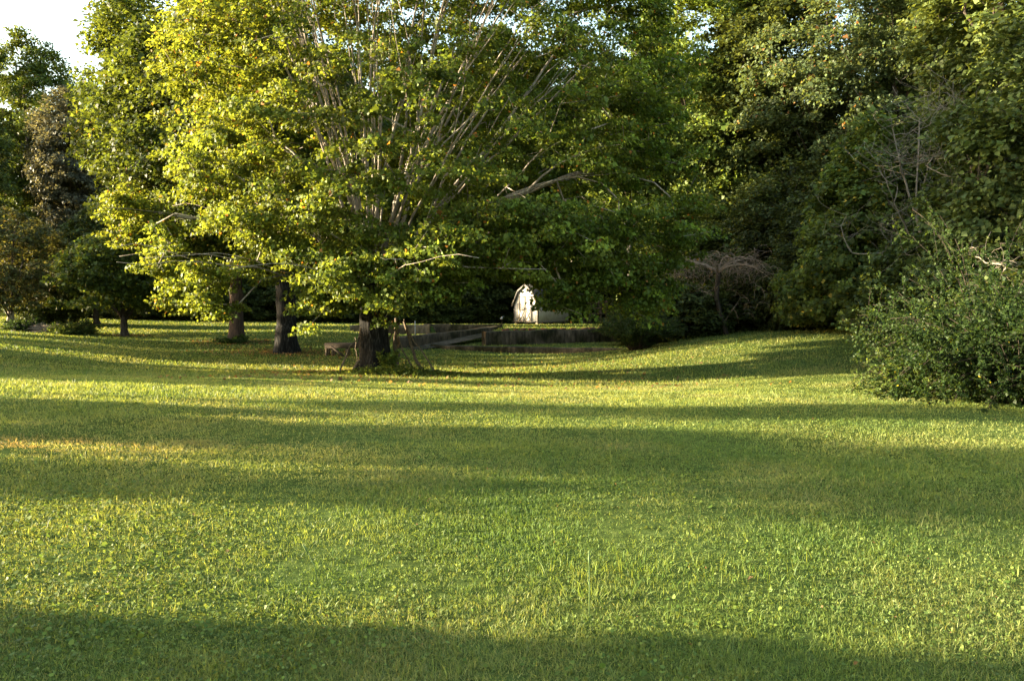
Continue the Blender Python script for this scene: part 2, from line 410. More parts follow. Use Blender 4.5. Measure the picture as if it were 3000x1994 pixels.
def crown_targets(rg, n, zb, zt, prof, ax=(0, 0), shell=.55, gap=.5, gscale=2.2, seed=1, ecc=(1, 1)):
    """points filling an uneven crown; prof: list of (h, radius)"""
    hs = [p[0] for p in prof]; rsn = [p[1] for p in prof]; out = []
    while len(out) < n:
        m = n * 2
        h = rg.random(m); Rm = np.interp(h, hs, rsn); keep = rg.random(m) < (Rm / max(rsn)) ** 1.3
        h = h[keep]; Rm = Rm[keep]; a = rg.random(len(h)) * 2 * math.pi
        lob = .8 + .32 * noise3(np.stack([np.cos(a) * 1.7, np.sin(a) * 1.7, h * 4], -1), seed + 40)
        q = rg.random(len(h)); f = np.where(rg.random(len(h)) < shell, .72 + .28 * q, np.sqrt(q))
        p = np.stack([ax[0] + np.cos(a) * Rm * f * lob * ecc[0], ax[1] + np.sin(a) * Rm * f * lob * ecc[1], zb + (zt - zb) * h], 1)
        nz = noise3(p / gscale, seed + 9)
        out += list(p[nz + .12 * rg.random(len(p)) > gap - .04])
    return np.array(out[:n])

PAL_MAPLE = [(.052, .09, .015), (.128, .152, .024)]
PAL_GREEN = [(.04, .066, .013), (.095, .125, .022)]
PAL_DARK = [(.033, .051, .015), (.09, .112, .028)]
PAL_OAK = [(.045, .07, .028), (.112, .145, .06)]
PAL_MID = [(.03, .056, .013), (.086, .112, .02)]
PAL_BROWN = [(.075, .08, .06), (.155, .155, .108)]
PAL_YELLOW = [(.05, .06, .02), (.11, .11, .035)]

def make_tree(name, label, cat, loc, seed, height, trunk_r, fork, zb, prof, n_limbs, n_t, per, spray, leaf, pal, bark, bark2=None, lean=(0, 0), el=(R(25), R(80)),
              gap=.5, mat='leaf_wood', warm=None, group=None, rz=0, flat=.62, shell=.55, ecc=(1, 1), ax=(0, 0), limbs=None, crownname='crown', gscale=2.2, droop=.2, extra_t=None, aspect=.42, jit=.3, rtip=.008, yellow=0, thin=False):
    rg = np.random.default_rng(seed)
    t = thing(name, label, cat, loc, rz, group)
    sk = Skel(); nt_ = max(4, int(fork / .5))
    tp = [np.array([lean[0] * (i / nt_) ** 1.3 + rg.normal(0, .03) * (i > 0), lean[1] * (i / nt_) ** 1.3 + rg.normal(0, .03) * (i > 0), fork * i / nt_]) for i in range(nt_ + 1)]
    ids = sk.chain(tp, -1); top = ids[-1]; Rm = max(p[1] for p in prof)
    if limbs is None:
        limbs = []
        # leader
        limbs.append((top, rg.random() * 6, R(85), R(80), (height - fork) * .75))
        for i in range(n_limbs):
            e = el[0] + (el[1] - el[0]) * ((i + .5) / n_limbs)
            src = ids[-1 - (i % min(3, len(ids)))]
            hh = (height - fork); Lr = 1 / math.sqrt((math.cos(e) / Rm) ** 2 + (math.sin(e) / hh) ** 2) * .72
            limbs.append((src, i * 2.4 + rg.normal(0, .25), min(e + R(12), R(88)), e - R(12), Lr))
    for (src, az, e0, e1, L) in limbs:
        s0 = src if isinstance(src, int) else min(ids, key=lambda q: abs(sk.P[q][2] - src))
        c = sk.chain(limb(sk.P[s0], az, e0, e1, L, max(4, int(L / .8)), rg), s0)
        if thin and L > 8:   # staged forks
            for f, da in ((.22, .28), (.42, -.34), (.6, .3)):
                q = c[int(f * len(c))]; sk.chain(limb(sk.P[q], az + da * (1 + .4 * rg.random()), e0 + (e1 - e0) * f + rg.normal(.04, .1), e1, L * (1 - f) * .85, max(4, int(L * (1 - f) / .8)), rg), q)
    T = crown_targets(rg, n_t, zb, height, prof, ax=ax, shell=shell, gap=gap, seed=seed, ecc=ecc, gscale=gscale)
    if thin:   # the face towards the house is more open and shows the limbs
        k = (T[:, 1] < -1.5) & (T[:, 2] > 6.4) & (T[:, 2] < 12.5) & (T[:, 0] > -3.5) & (T[:, 0] < 8.0) & (rg.random(len(T)) < .5)
        T = T[~k]
    if extra_t is not None: T = np.concatenate([T, extra_t])
    attach(sk, T, rg, step=.7 if height > 8 else .35, start=max(1, len(ids) - 3), axis_xy=ax)
    rad = sk.radii(rtip, trunk_r)
    skip = set(ids)
    rt = np.array([max(rad[i], trunk_r * (1 - .28 * q / len(ids))) for q, i in enumerate(ids)])
    trunk_mesh('trunk', tp, rt, M[bark], t, seed=seed, k=28 if trunk_r > .3 else 14)
    wood_mesh(sk, np.minimum(rad, trunk_r * .62), 'branches', M[bark2 or bark], t, skip=skip)
    foliage(crownname, T, np.array([ax[0], ax[1], zb + (height - zb) * .35]), rg, per, spray, flat, leaf, pal, M[mat], t, warm=warm, droop=droop, aspect=aspect, jit=jit, yellow=yellow)
    return t

# --- the big maple in the middle
def big_maple():
    rg = np.random.default_rng(11)
    b = pt(374, 374, 27.0); b[2] = gz(b[0], b[1])
    limbs = []
    # long low limbs, then the fan of ascending pale limbs
    spec = [(2.0, R(0), R(18), R(22), 3.0), (2.6, R(178), R(34), R(2), 10.5), (2.4, R(215), R(28), R(-8), 8.5), (2.3, R(255), R(25), R(-10), 8.0), (2.2, R(300), R(24), R(-6), 8.5),
            (2.5, R(340), R(38), R(8), 10.0), (2.7, R(25), R(40), R(12), 10.0), (2.5, R(70), R(30), R(0), 9.0), (2.6, R(120), R(30), R(0), 9.0), (2.8, R(160), R(40), R(8), 10)]
    for k in range(8): spec.append((2.7 + .2 * (k % 4), R(-68 + k * 18 + rg.normal(0, 4)), R(50 + 5 * (k % 4)), R(42 + 5 * (k % 4)), 12.5))       # leaning out to the right
    for k in range(10): spec.append((2.6 + .2 * (k % 4), R(130 + k * 22), R(72 + 4 * (k % 3)), R(60 + 5 * (k % 4)), 12.0))
    for k in range(4): spec.append((3.2, R(k * 90 + 20), R(86), R(82), 13))
    ext = []
    rg2 = np.random.default_rng(5)
    # drooping skirts seen low on both sides and the arm reaching out to the left
    for (px, row, d, sx, sz, n) in [(140, 200, 27, .45, .3, 20), (148, 228, 27, .5, .4, 26), (166, 262, 26, .35, .45, 18), (172, 296, 26, .15, .3, 7), (196, 284, 26, .5, .35, 18), (216, 304, 25, .35, .25, 12), (226, 268, 25, .6, .3, 18),
                                    (318, 300, 24, .5, .3, 20), (345, 292, 24, .5, .3, 18), (385, 292, 23.5, .7, .3, 26), (425, 284, 24, .8, .25, 22), (465, 266, 25, .8, .3, 20), (500, 252, 25, .7, .3, 16), (574, 284, 25, .4, .35, 20),
                                    (573, 302, 25, .22, .25, 10), (538, 276, 26.5, .5, .14, 14), (556, 294, 25, .18, .2, 7), (634, 284, 26, .4, .45, 24), (650, 290, 26.5, .4, .4, 22), (665, 255, 27, .5, .7, 28), (682, 205, 27, .5, .9, 28),
                                    (335, 258, 23.5, .7, .4, 24), (395, 262, 23, .8, .35, 26), (445, 240, 23, .8, .4, 26), (500, 225, 23.5, .8, .4, 26), (560, 250, 24, .8, .5, 30), (610, 240, 25, .8, .6, 32), (640, 300, 26, .4, .25, 12), (596, 268, 25, .5, .3, 14)]:
        ext.append(pt(px, row, d) - b + rg2.normal(size=(n, 3)) * np.array([sx, sx, sz]))
    ext = np.concatenate(ext); ext = ext[ext[:, 2] > 1.5]
    return make_tree('maple_tree', 'huge spreading maple with sunlit yellow-green crown and dark trunk in mid lawn', 'tree', b, 11, 18.0, .48, 3.3, 3.5,
                     [(0, 5.6), (.1, 7.6), (.28, 8.7), (.55, 8.5), (.8, 6.6), (1, 1.5)], 0, 2600, 112, .56, .112, PAL_MAPLE, 'bark_dark', 'bark_pale', limbs=limbs or spec, mat='leaf', warm=(.012, (.26, .12, .03)),
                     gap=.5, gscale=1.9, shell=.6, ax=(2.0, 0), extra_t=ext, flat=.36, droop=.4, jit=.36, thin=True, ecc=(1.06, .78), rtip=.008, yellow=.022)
maple = big_maple()

# --- trees on the left lawn
def base_at(px, row, d):
    p = pt(px, row, d); return np.array([p[0], p[1], gz(p[0], p[1])])
make_tree('maple_tree', 'large green maple with forked dark trunk just left behind the huge maple', 'tree', base_at(286, 352, 37.5), 23, 17.5, .46, 4.6, 5.2,
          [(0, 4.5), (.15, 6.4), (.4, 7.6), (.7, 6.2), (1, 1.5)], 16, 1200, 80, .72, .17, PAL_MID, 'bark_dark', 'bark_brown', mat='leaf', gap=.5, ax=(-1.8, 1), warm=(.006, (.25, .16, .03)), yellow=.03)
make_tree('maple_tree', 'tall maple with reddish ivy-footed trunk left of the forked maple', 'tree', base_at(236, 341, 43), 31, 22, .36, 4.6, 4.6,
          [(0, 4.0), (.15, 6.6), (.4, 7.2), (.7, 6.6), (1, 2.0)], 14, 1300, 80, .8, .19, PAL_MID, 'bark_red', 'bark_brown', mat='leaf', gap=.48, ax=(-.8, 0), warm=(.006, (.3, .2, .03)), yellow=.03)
make_tree('lawn_tree', 'small leaning lawn tree with short grey trunk, right of the round bushes', 'tree', base_at(124, 336, 48), 41, 6.2, .2, 1.3, 1.9,
          [(0, 3.4), (.4, 3.8), (1, 1.2)], 9, 420, 42, .55, .2, PAL_GREEN, 'bark_brown', mat='leaf', gap=.45, el=(R(15), R(65)), ax=(-1.0, 0))
make_tree('lawn_tree', 'olive-brown small tree with pale split trunk at the left edge', 'tree', base_at(11, 329, 51), 43, 8.2, .24, 1.2, 1.6,
          [(0, 2.6), (.3, 3.9), (.7, 3.4), (1, .8)], 12, 520, 40, .5, .17, PAL_YELLOW, 'bark_pale', 'bark_brown', gap=.5, el=(R(35), R(75)), warm=(.06, (.1, .08, .035)))
make_tree('lawn_tree', 'dark slim tree in shade behind the small leaning lawn tree', 'tree', base_at(97, 325, 60), 47, 9.0, .2, 2.0, 1.8,
          [(0, 3.0), (.4, 4.2), (1, 1.0)], 9, 420, 42, .6, .22, PAL_DARK, 'bark_brown', gap=.45, ax=(.3, 0))
# --- tall wood trees: a few grown once, then copied part by part
def copy_thing(src, loc, rz, sc, label, group=None):
    o = src.copy(); col.objects.link(o); o.location = tuple(float(v) for v in loc); o.rotation_euler = (0, 0, rz); o.scale = (sc[0], sc[0], sc[1])
    o['label'] = label
    if group: o['group'] = group
    for ch in list(src.children):
        c = ch.copy(); col.objects.link(c); c.parent = o
    return o
WOOD = {}
def wood_tree(kind, x, y, rz, sc, label, group=None, **kw):
    z = gz(x, y) - .1
    if kind not in WOOD:
        if kind == 'tall':
            t = make_tree('forest_tree', label, 'tree', (x, y, z), 101, 27, .38, 8, 5.5, [(0, 3.5), (.2, 6.2), (.5, 7.0), (.8, 5), (1, 1.2)], 14, 900, 95, .95, .24, PAL_GREEN, 'bark_brown', gap=.46, gscale=2.6, rtip=.012)
        elif kind == 'slim':
            t = make_tree('forest_tree', label, 'tree', (x, y, z), 107, 25, .3, 9, 6.0, [(0, 2.0), (.25, 4.2), (.55, 4.8), (.85, 3.4), (1, .8)], 12, 620, 85, .9, .24, PAL_DARK, 'bark_brown', gap=.5, gscale=2.2, rtip=.012)
        elif kind == 'oak':
            t = make_tree('forest_tree', label, 'tree', (x, y, z), 113, 20, .34, 6, 6.0, [(0, 3.5), (.25, 5.6), (.6, 5.6), (1, 1.5)], 13, 760, 100, .7, .165, PAL_OAK, 'bark_brown', gap=.53, gscale=1.9, mat='leaf', rtip=.012, warm=(.02, (.25, .13, .05)))
        elif kind == 'under':
            t = make_tree('understory_tree', label, 'tree', (x, y, z), 127, 9.5, .13, 2.0, .7, [(0, 2.2), (.25, 3.4), (.6, 3.0), (1, .7)], 10, 560, 80, .6, .145, PAL_DARK, 'bark_brown', gap=.46, gscale=1.4, el=(R(30), R(80)))
        elif kind == 'brush':
            t = make_tree('shrub', label, 'shrub', (x, y, z), 131, 4.2, .06, .5, .15, [(0, 1.6), (.3, 2.4), (.7, 2.0), (1, .5)], 9, 380, 40, .42, .14, PAL_DARK, 'bark_brown', gap=.44, gscale=1.0, el=(R(35), R(85)), crownname='foliage')
        elif kind == 'vine':
            t = make_tree('vine_covered_tree', label, 'tree', (x, y, z), 137, 9.5, .16, 2.5, .5, [(0, 3.6), (.2, 3.8), (.5, 2.9), (.8, 1.6), (1, .5)], 10, 560, 76, .6, .165, [(.05, .085, .02), (.12, .15, .035)], 'bark_brown', gap=.42, gscale=1.3, mat='leaf', aspect=.5, warm=(.02, (.4, .3, .05)))
        t.rotation_euler = (0, 0, rz); t.scale = (sc[0], sc[0], sc[1]); tag(t, group=group)
        WOOD[kind] = t; return t
    return copy_thing(WOOD[kind], (x, y, z), rz, sc, label, group)
def at(px, d): return (px - 512) / F * d
rw = random.Random(3)
# right-hand wood, front to back
wood_tree('vine', at(868, 34), 34, .3, (1.0, 1.0), 'vine-draped tree forming a leafy slope below the pale grey-green tree')
wood_tree('oak', at(836, 55), 55, .8, (1.3, 1.28), 'pale grey-green sunlit tree at the top right of the wood')
wood_tree('tall', at(915, 62), 62, 1.2, (.95, 1.0), 'very tall tree with thick forked trunk against sky gaps behind the pale grey-green tree')
wood_tree('under', at(788, 43), 43, .4, (1.15, 1.0), 'dark understory tree behind the bare weeping tree')
wood_tree('under', at(830, 39), 39, 2.0, (1.0, .8), 'low dark understory tree left of the vine-draped tree')
wood_tree('under', at(965, 32), 32, 3.1, (1.1, .95), 'dark leafy tree behind the grey bare saplings')
wood_tree('under', at(1030, 24), 24, 4.4, (1.1, 1.15), 'dark tree at the right picture edge above the big bush')
wood_tree('slim', at(1010, 38), 38, .9, (1.0, .9), 'slim tall tree over the right picture edge')
wood_tree('slim', at(765, 58), 58, 2.2, (1.15, 1.0), 'slim dark tree rising just left of the pale grey-green tree')
wood_tree('tall', at(700, 62), 62, 3.0, (1.1, 1.08), 'broad dark tree rising behind the bare weeping tree')
wood_tree('oak', at(985, 57), 57, 2.9, (1.25, 1.4), 'second pale grey-green tree, taller, near the top right corner')
for k, (px, d) in enumerate([(660, 66), (740, 72), (820, 64), (880, 70), (950, 66), (1040, 56), (790, 82), (900, 84), (1000, 78)]):
    wood_tree(['tall', 'slim'][k % 2], at(px, d), d, k * 1.3, (1.05 + .1 * rw.random(), .52 + .18 * rw.random()), 'tall dark tree deep in the right-hand wood', 'trees deep in the right-hand wood')
for k, (px, d) in enumerate([(690, 47), (735, 49), (765, 46), (850, 44), (895, 40), (930, 34), (905, 47), (990, 33), (1045, 30), (815, 50), (870, 52)]):
    wood_tree('under', at(px, d), d, k * 1.7, (1.0 + .2 * rw.random(), .75 + .35 * rw.random()), 'dark understory tree inside the right-hand wood edge', 'understory trees of the right-hand wood')
for k, (px, d) in enumerate([(655, 44), (690, 42), (760, 43), (790, 40.5), (822, 40), (850, 39), (880, 36.5), (905, 31), (940, 27), (985, 22), (1035, 19), (720, 46), (870, 41), (930, 38)]):
    wood_tree('brush', at(px, d), d, k * 2.1, (.95 + .3 * rw.random(), .65 + .4 * rw.random()), 'shaded thicket shrub along the right-hand wood edge', 'thicket shrubs along the right-hand wood edge')
bx = at(906, 49)
make_tree('forest_tree', 'leaning dark forked trunk standing open in front of the pale trees at the upper right', 'tree', (bx, 49, gz(bx, 49)), 171, 24, .24, 13.5, 15, [(0, 1.5), (.4, 3.4), (1, .8)], 0, 150, 80, .7, .17, PAL_OAK, 'bark_brown', lean=(-.9, .3), gap=.5,
          limbs=[(13.4, R(170), R(30), R(5), 4.0), (13.4, R(80), R(75), R(80), 8), (12.0, R(20), R(60), R(75), 8), (10.5, R(185), R(25), R(0), 4.5), (11.3, R(340), R(40), R(30), 4)], mat='leaf')
# wood behind the shed and across the back
k = 0
for row_d, pxs in [(80, range(255, 680, 38)), (92, range(90, 700, 44)), (106, range(120, 740, 50))]:
    for px in pxs:
        d = row_d + rw.uniform(-3, 3)
        wood_tree(['tall', 'slim', 'tall'][k % 3], at(px + rw.uniform(-8, 8), d), d, k * 1.9, (1.1 + .25 * rw.random(), (.75 if px < 150 else .92) + .16 * rw.random()), 'tall tree of the dark wood behind the shed and terraces', 'trees of the dark wood behind the terraces'); k += 1
for px in list(range(130, 690, 24)):
    d = 74 + rw.uniform(-2, 3)
    if 495 < px < 600: d = 77
    wood_tree('under', at(px, d), d, k * 1.9, (1.25 + .3 * rw.random(), .8 + .3 * rw.random()), 'shaded understory tree along the back wood edge', 'understory trees along the back wood edge'); k += 1
for px in list(range(100, 690, 22)):
    d = 72 + rw.uniform(-1, 1)
    if 490 < px < 605: d = 75
    wood_tree('brush', at(px, d), d, k * 1.9, (1.3 + .3 * rw.random(), .6 + .3 * rw.random()), 'shaded thicket shrub along the back wood edge', 'thicket shrubs along the back wood edge'); k += 1
# far left group against the sky
wood_tree('tall', at(36, 78), 78, 2.4, (.95, 1.04), 'tall green tree standing alone against white sky at top left')
bt = make_tree('forest_tree', 'dull brownish tall tree between the lone green tree and the maples', 'tree', (at(80, 74), 74, gz(at(80, 74), 74)), 151, 22.5, .32, 8, 8.5, [(0, 2.5), (.4, 4.2), (.75, 3.6), (1, 1)], 10, 520, 90, .8, .22, PAL_BROWN, 'bark_brown', gap=.47)
wood_tree('slim', at(2, 84), 84, 1.4, (1.2, 1.02), 'airy tall tree at the left picture edge behind the lone green tree')
wood_tree('slim', at(-40, 62), 62, .4, (.9, .75), 'slim dark tree at the left picture edge under the lone green tree')
for k2, (px, d) in enumerate([(-10, 74), (22, 74), (55, 76), (85, 76), (115, 75)]):
    wood_tree('under', at(px, d), d, k2 * 1.4, (1.3, 1.0 + .3 * rw.random()), 'dark understory tree behind the olive-brown tree at the left', 'understory trees behind the left lawn')
wood_tree('brush', at(40, 59), 59, 1.0, (1.0, 1.0), 'dark many-stemmed shrub behind the left round bush', 'many-stemmed shrubs behind the round bushes')
wood_tree('brush', at(58, 60), 60, 2.6, (1.0, 1.0), 'dark many-stemmed shrub behind the left round bush', 'many-stemmed shrubs behind the round bushes')
# pale bare trunk seen under the maple crown on the right
make_tree('forest_tree', 'tree with straight pale grey trunk behind the feathery shrub', 'tree', (at(629, 52), 52, gz(at(629, 52), 52)), 161, 17, .2, 8.5, 8, [(0, 2), (.4, 4), (1, 1)], 8, 380, 44, .8, .27, PAL_GREEN, 'bark_grey', 'bark_brown', gap=.46)

# ------------------------------------------------------------------ unseen trees off to the left, placed and shaped to cast the shadows
def shade_tree(x, y, h, r, zb, nt_, lbl, seed):
    return make_tree('lawn_tree', lbl, 'tree', (x, y, gz(x, y)), seed, h, .07 if r < 1.2 else .2, max(1.2, zb * .9), zb, [(0, r * .7), (.3, r), (.7, r * .85), (1, r * .3)], 9, nt_, 40, .5, .2, PAL_GREEN, 'bark_brown', gap=.36 if nt_ > 200 else .55, gscale=1.2 if nt_ > 200 else .8)
SHADE = [(-24, 12.9, 3.7, 1.2, .3, 170, 'low rounded tree beyond the left edge, nearest the camera'), (-30, 12.3, 5.6, .95, 4.0, 46, 'slim high-crowned tree beyond the left edge, first of four in line'),
         (-34, 11.8, 7.1, .9, 5.5, 38, 'slim high-crowned tree beyond the left edge, second of four in line'), (-38, 11.5, 8.6, .8, 6.9, 24, 'slim high-crowned tree beyond the left edge, third of four in line'),
         (-42, 10.2, 8.9, .75, 7.7, 20, 'slim high-crowned tree beyond the left edge, last of four in line'),
         (-33, 9.9, 7.4, .6, 5.9, 15, 'very slim high-crowned tree beyond the left edge'),
         (-20, 8.6, 3.3, .75, .4, 70, 'small sapling beyond the left edge beside the clipped hedge'), (-31, 15.4, 7.6, 1.0, 4.6, 50, 'high-crowned slender lawn tree beyond the left edge'),
         (-38, 20.6, 5.9, 3.0, .3, 420, 'round lawn tree beyond the left edge, first of the low row'), (-38, 25.2, 5.7, 2.8, .3, 400, 'round lawn tree beyond the left edge, second of the low row'), (-39, 29.5, 6.35, 2.1, .3, 340, 'round lawn tree beyond the left edge, third of the low row'),
         (-39, 36.6, 5.8, 2.8, .3, 380, 'round lawn tree beyond the left edge, fourth of the low row'), (-41, 43.2, 6.0, 2.0, .3, 280, 'round lawn tree beyond the left edge, last of the low row'),
         (-52, 41.5, 17.5, 4.2, 5.2, 430, 'tall lawn tree far beyond the left edge, nearer of two'), (-56, 49.5, 18.5, 4.7, 5.4, 480, 'tall lawn tree far beyond the left edge, farther of two')]  # tall pair put in to shade the lower crowns of the left maples
for i, a in enumerate(SHADE): shade_tree(*a, 200 + i)
def shadow_hedge():  # block of leaves added out of view to cast the straight foreground shadow
    rg = np.random.default_rng(77)
    x0, x1, yf, w, h = -17.0, -9.0, 5.5, 9.0, 3.5
    n = 26000
    ax = unit(np.array([1.0, -.1])); nn = np.array([.1, 1.0]) / math.hypot(.1, 1)
    u = rg.random(n); v = rg.random(n); q = rg.random(n)
    f = rg.integers(0, 4, n)
    L = 8.0   # metres along the light
    a = np.where(f == 0, u * L, np.where(f == 1, u * L, np.where(f == 2, L, u * L)))
    b = np.where(f == 0, 0, np.where(f == 1, -w * v, -w * v))
    c = np.where(f == 0, v * h, np.where(f == 1, h, np.where(f == 2, q * h, q * h * .95)))
    org = np.array([-17.0, 5.05])
    xy = org + a[:, None] * ax + b[:, None] * nn
    C = np.stack([xy[:, 0], xy[:, 1], c], 1) + rg.normal(0, .1, (n, 3))
    C[:, 2] = np.maximum(C[:, 2], .05)
    t = thing('shadow_hedge', 'broad clipped block of foliage added unseen beyond the left edge to shade the bottom', 'shadow_hedge', (0, 0, 0))
    leaves_mesh('foliage', C, unit(rg.normal(size=(n, 3)) + np.array([0, 0, .5])), unit(rg.normal(size=(n, 3))), .26 * np.exp(rg.normal(0, .2, n)), np.array(PAL_DARK[0]) + rg.random((n, 1)) * .03, M['leaf'], t)
    ge = Geo()
    for i in range(40):
        k = org + rg.random() * L * ax - rg.random() * w * nn
        tube(ge, [(k[0], k[1], -.1), (k[0] + .1, k[1], 1.2), (k[0] + rg.normal(0, .2), k[1], 3.0)], [.05, .04, .02], 5)
    ge.build('stems', M['bark_brown'], t)
shadow_hedge()

# ------------------------------------------------------------------ retaining walls
def wall_run(name, label, line, zt, zb, thick, mat='wall_dark', seed=0, cope=0, back=1):
    """a run of old poured concrete: front face on the line, slightly uneven top; back=+1 thick to the left of travel"""
    rg = np.random.default_rng(seed)
    L = [np.array(p, float) for p in line]; pts = []
    for a, b in zip(L[:-1], L[1:]):
        m = max(2, int(np.linalg.norm(b - a) / .35))
        pts += [a + (b - a) * i / m for i in range(m)]
    pts.append(L[-1]); pts = np.array(pts); n = len(pts)
    s = np.linspace(0, 1, n)
    ztt = np.interp(s, np.linspace(0, 1, len(zt)), zt); zbb = np.interp(s, np.linspace(0, 1, len(zb)), zb)
    T = unit(np.gradient(pts, axis=0)); Nn = np.stack([-T[:, 1], T[:, 0]], 1) * back
    rows = []
    hs = np.linspace(0, 1, 6)
    for h in hs:
        o = (noise2(s * n * .9, h * 5 + np.zeros(n), seed) - .5) * .05 + (1 - h) * -.03
        rows.append(np.concatenate([pts + Nn * o[:, None], (zbb + (ztt - zbb) * h + (h == 1) * (noise2(s * n * .35, np.zeros(n), seed + 3) - .5) * .07)[:, None]], 1))
    rows.append(np.concatenate([pts + Nn * .04, (rows[-1][:, 2] + .025)[:, None]], 1))
    rows.append(np.concatenate([pts + Nn * thick, (rows[-1][:, 2])[:, None]], 1))
    rows.append(np.concatenate([pts + Nn * thick, zbb[:, None]], 1))
    V = np.concatenate(rows); Fc = []; m = len(rows)
    for r in range(m - 1):
        for i in range(n - 1): Fc.append([r * n + i, r * n + i + 1, (r + 1) * n + i + 1, (r + 1) * n + i])
    Fc.append([r * n for r in range(m)][::-1]); Fc.append([r * n + n - 1 for r in range(m)])
    ge = Geo(); ge.add(V, Fc)
    o = ge.build(name, M[mat], smooth=False)
    return tag(o, label, 'wall')
wall_run('retaining_wall', 'long stained concrete wall holding the upper terrace in front of the shed', WALL_UP, [-.16, -.14, -.12], [-1.5, -1.6, -1.6], .55, seed=1)
wall_run('retaining_wall', 'lowest dark concrete wall along the near edge of the terraces', WALL_LOW, [-.86, -.88, -.88, -.86], [-1.7, -1.7, -1.7, -1.7], .5, seed=2)
wall_run('retaining_wall', 'dark stone wall climbing diagonally beside the ramp', WALL_DIAG, [-.42, -.3, -.12], [-1.6, -1.5, -1.2], .45, seed=3)
wall_run('retaining_wall', 'sunlit tan concrete wall with square end behind the maple trunk', WALL_LEFT, [-.1, -.06], [-1.3, -1.3], .5, mat='concrete', seed=4)
wall_run('retaining_wall', 'set-back concrete wall continuing right from the tan wall', WALL_LEFT2, [-.12, -.1], [-1.3, -1.2], .5, seed=5)
wall_run('retaining_wall', 'short return wall joining the tan wall to the set-back wall', [(-5.79, 54.06), (-5.79, 55.6)], [-.05, -.05], [-1.2, -1.2], .4, seed=6)
# ramp path between the diagonal wall and the terraces
rp = Geo(); A = [(-6.0, 41.6), (-4.9, 41.5), (-1.6, 44.2), (-.75, 51.9), (-1.3, 51.6), (-5.95, 42.3)]
rs = []
for i in range(13):
    f = i / 12; l = np.array([-5.9, 41.9]) * (1 - f) + np.array([-.72, 51.6]) * f; w = 1.0
    r = l + np.array([.88, -.47]) * w
    rs += [(l[0], l[1], -1.0 + .72 * f + .01), (r[0], r[1], -1.06 + .7 * f + .01)]
rp.add(rs, [[2 * i, 2 * i + 1, 2 * i + 3, 2 * i + 2] for i in range(12)])
tag(rp.build('path', M['wall_dark']), 'narrow concrete ramp path climbing beside the diagonal wall', kind='structure')
# loose bricks along the edge of the upper terrace
rg = np.random.default_rng(4)
for i in range(16):
    f = .1 + .8 * (i + rg.random() * .6) / 16
    p = np.array([-1.5, 43.9]) * (1 - f) + np.array([11.0, 50]) * f + np.array([-.4, .9]) * (1.1 + .2 * rg.random())
    ge = Geo(); ge.box((0, 0, .06), (.34 + .1 * rg.random(), .16, .12), bev=.012)
    o = ge.build('brick', M['brick']); o.location = (p[0], p[1], gz(*p)); o.rotation_euler = (rg.normal(0, .1), rg.normal(0, .1), .45 + rg.normal(0, .5))
    tag(o, 'old reddish brick lying along the upper terrace edge', 'brick', 'loose bricks along the terrace edge')

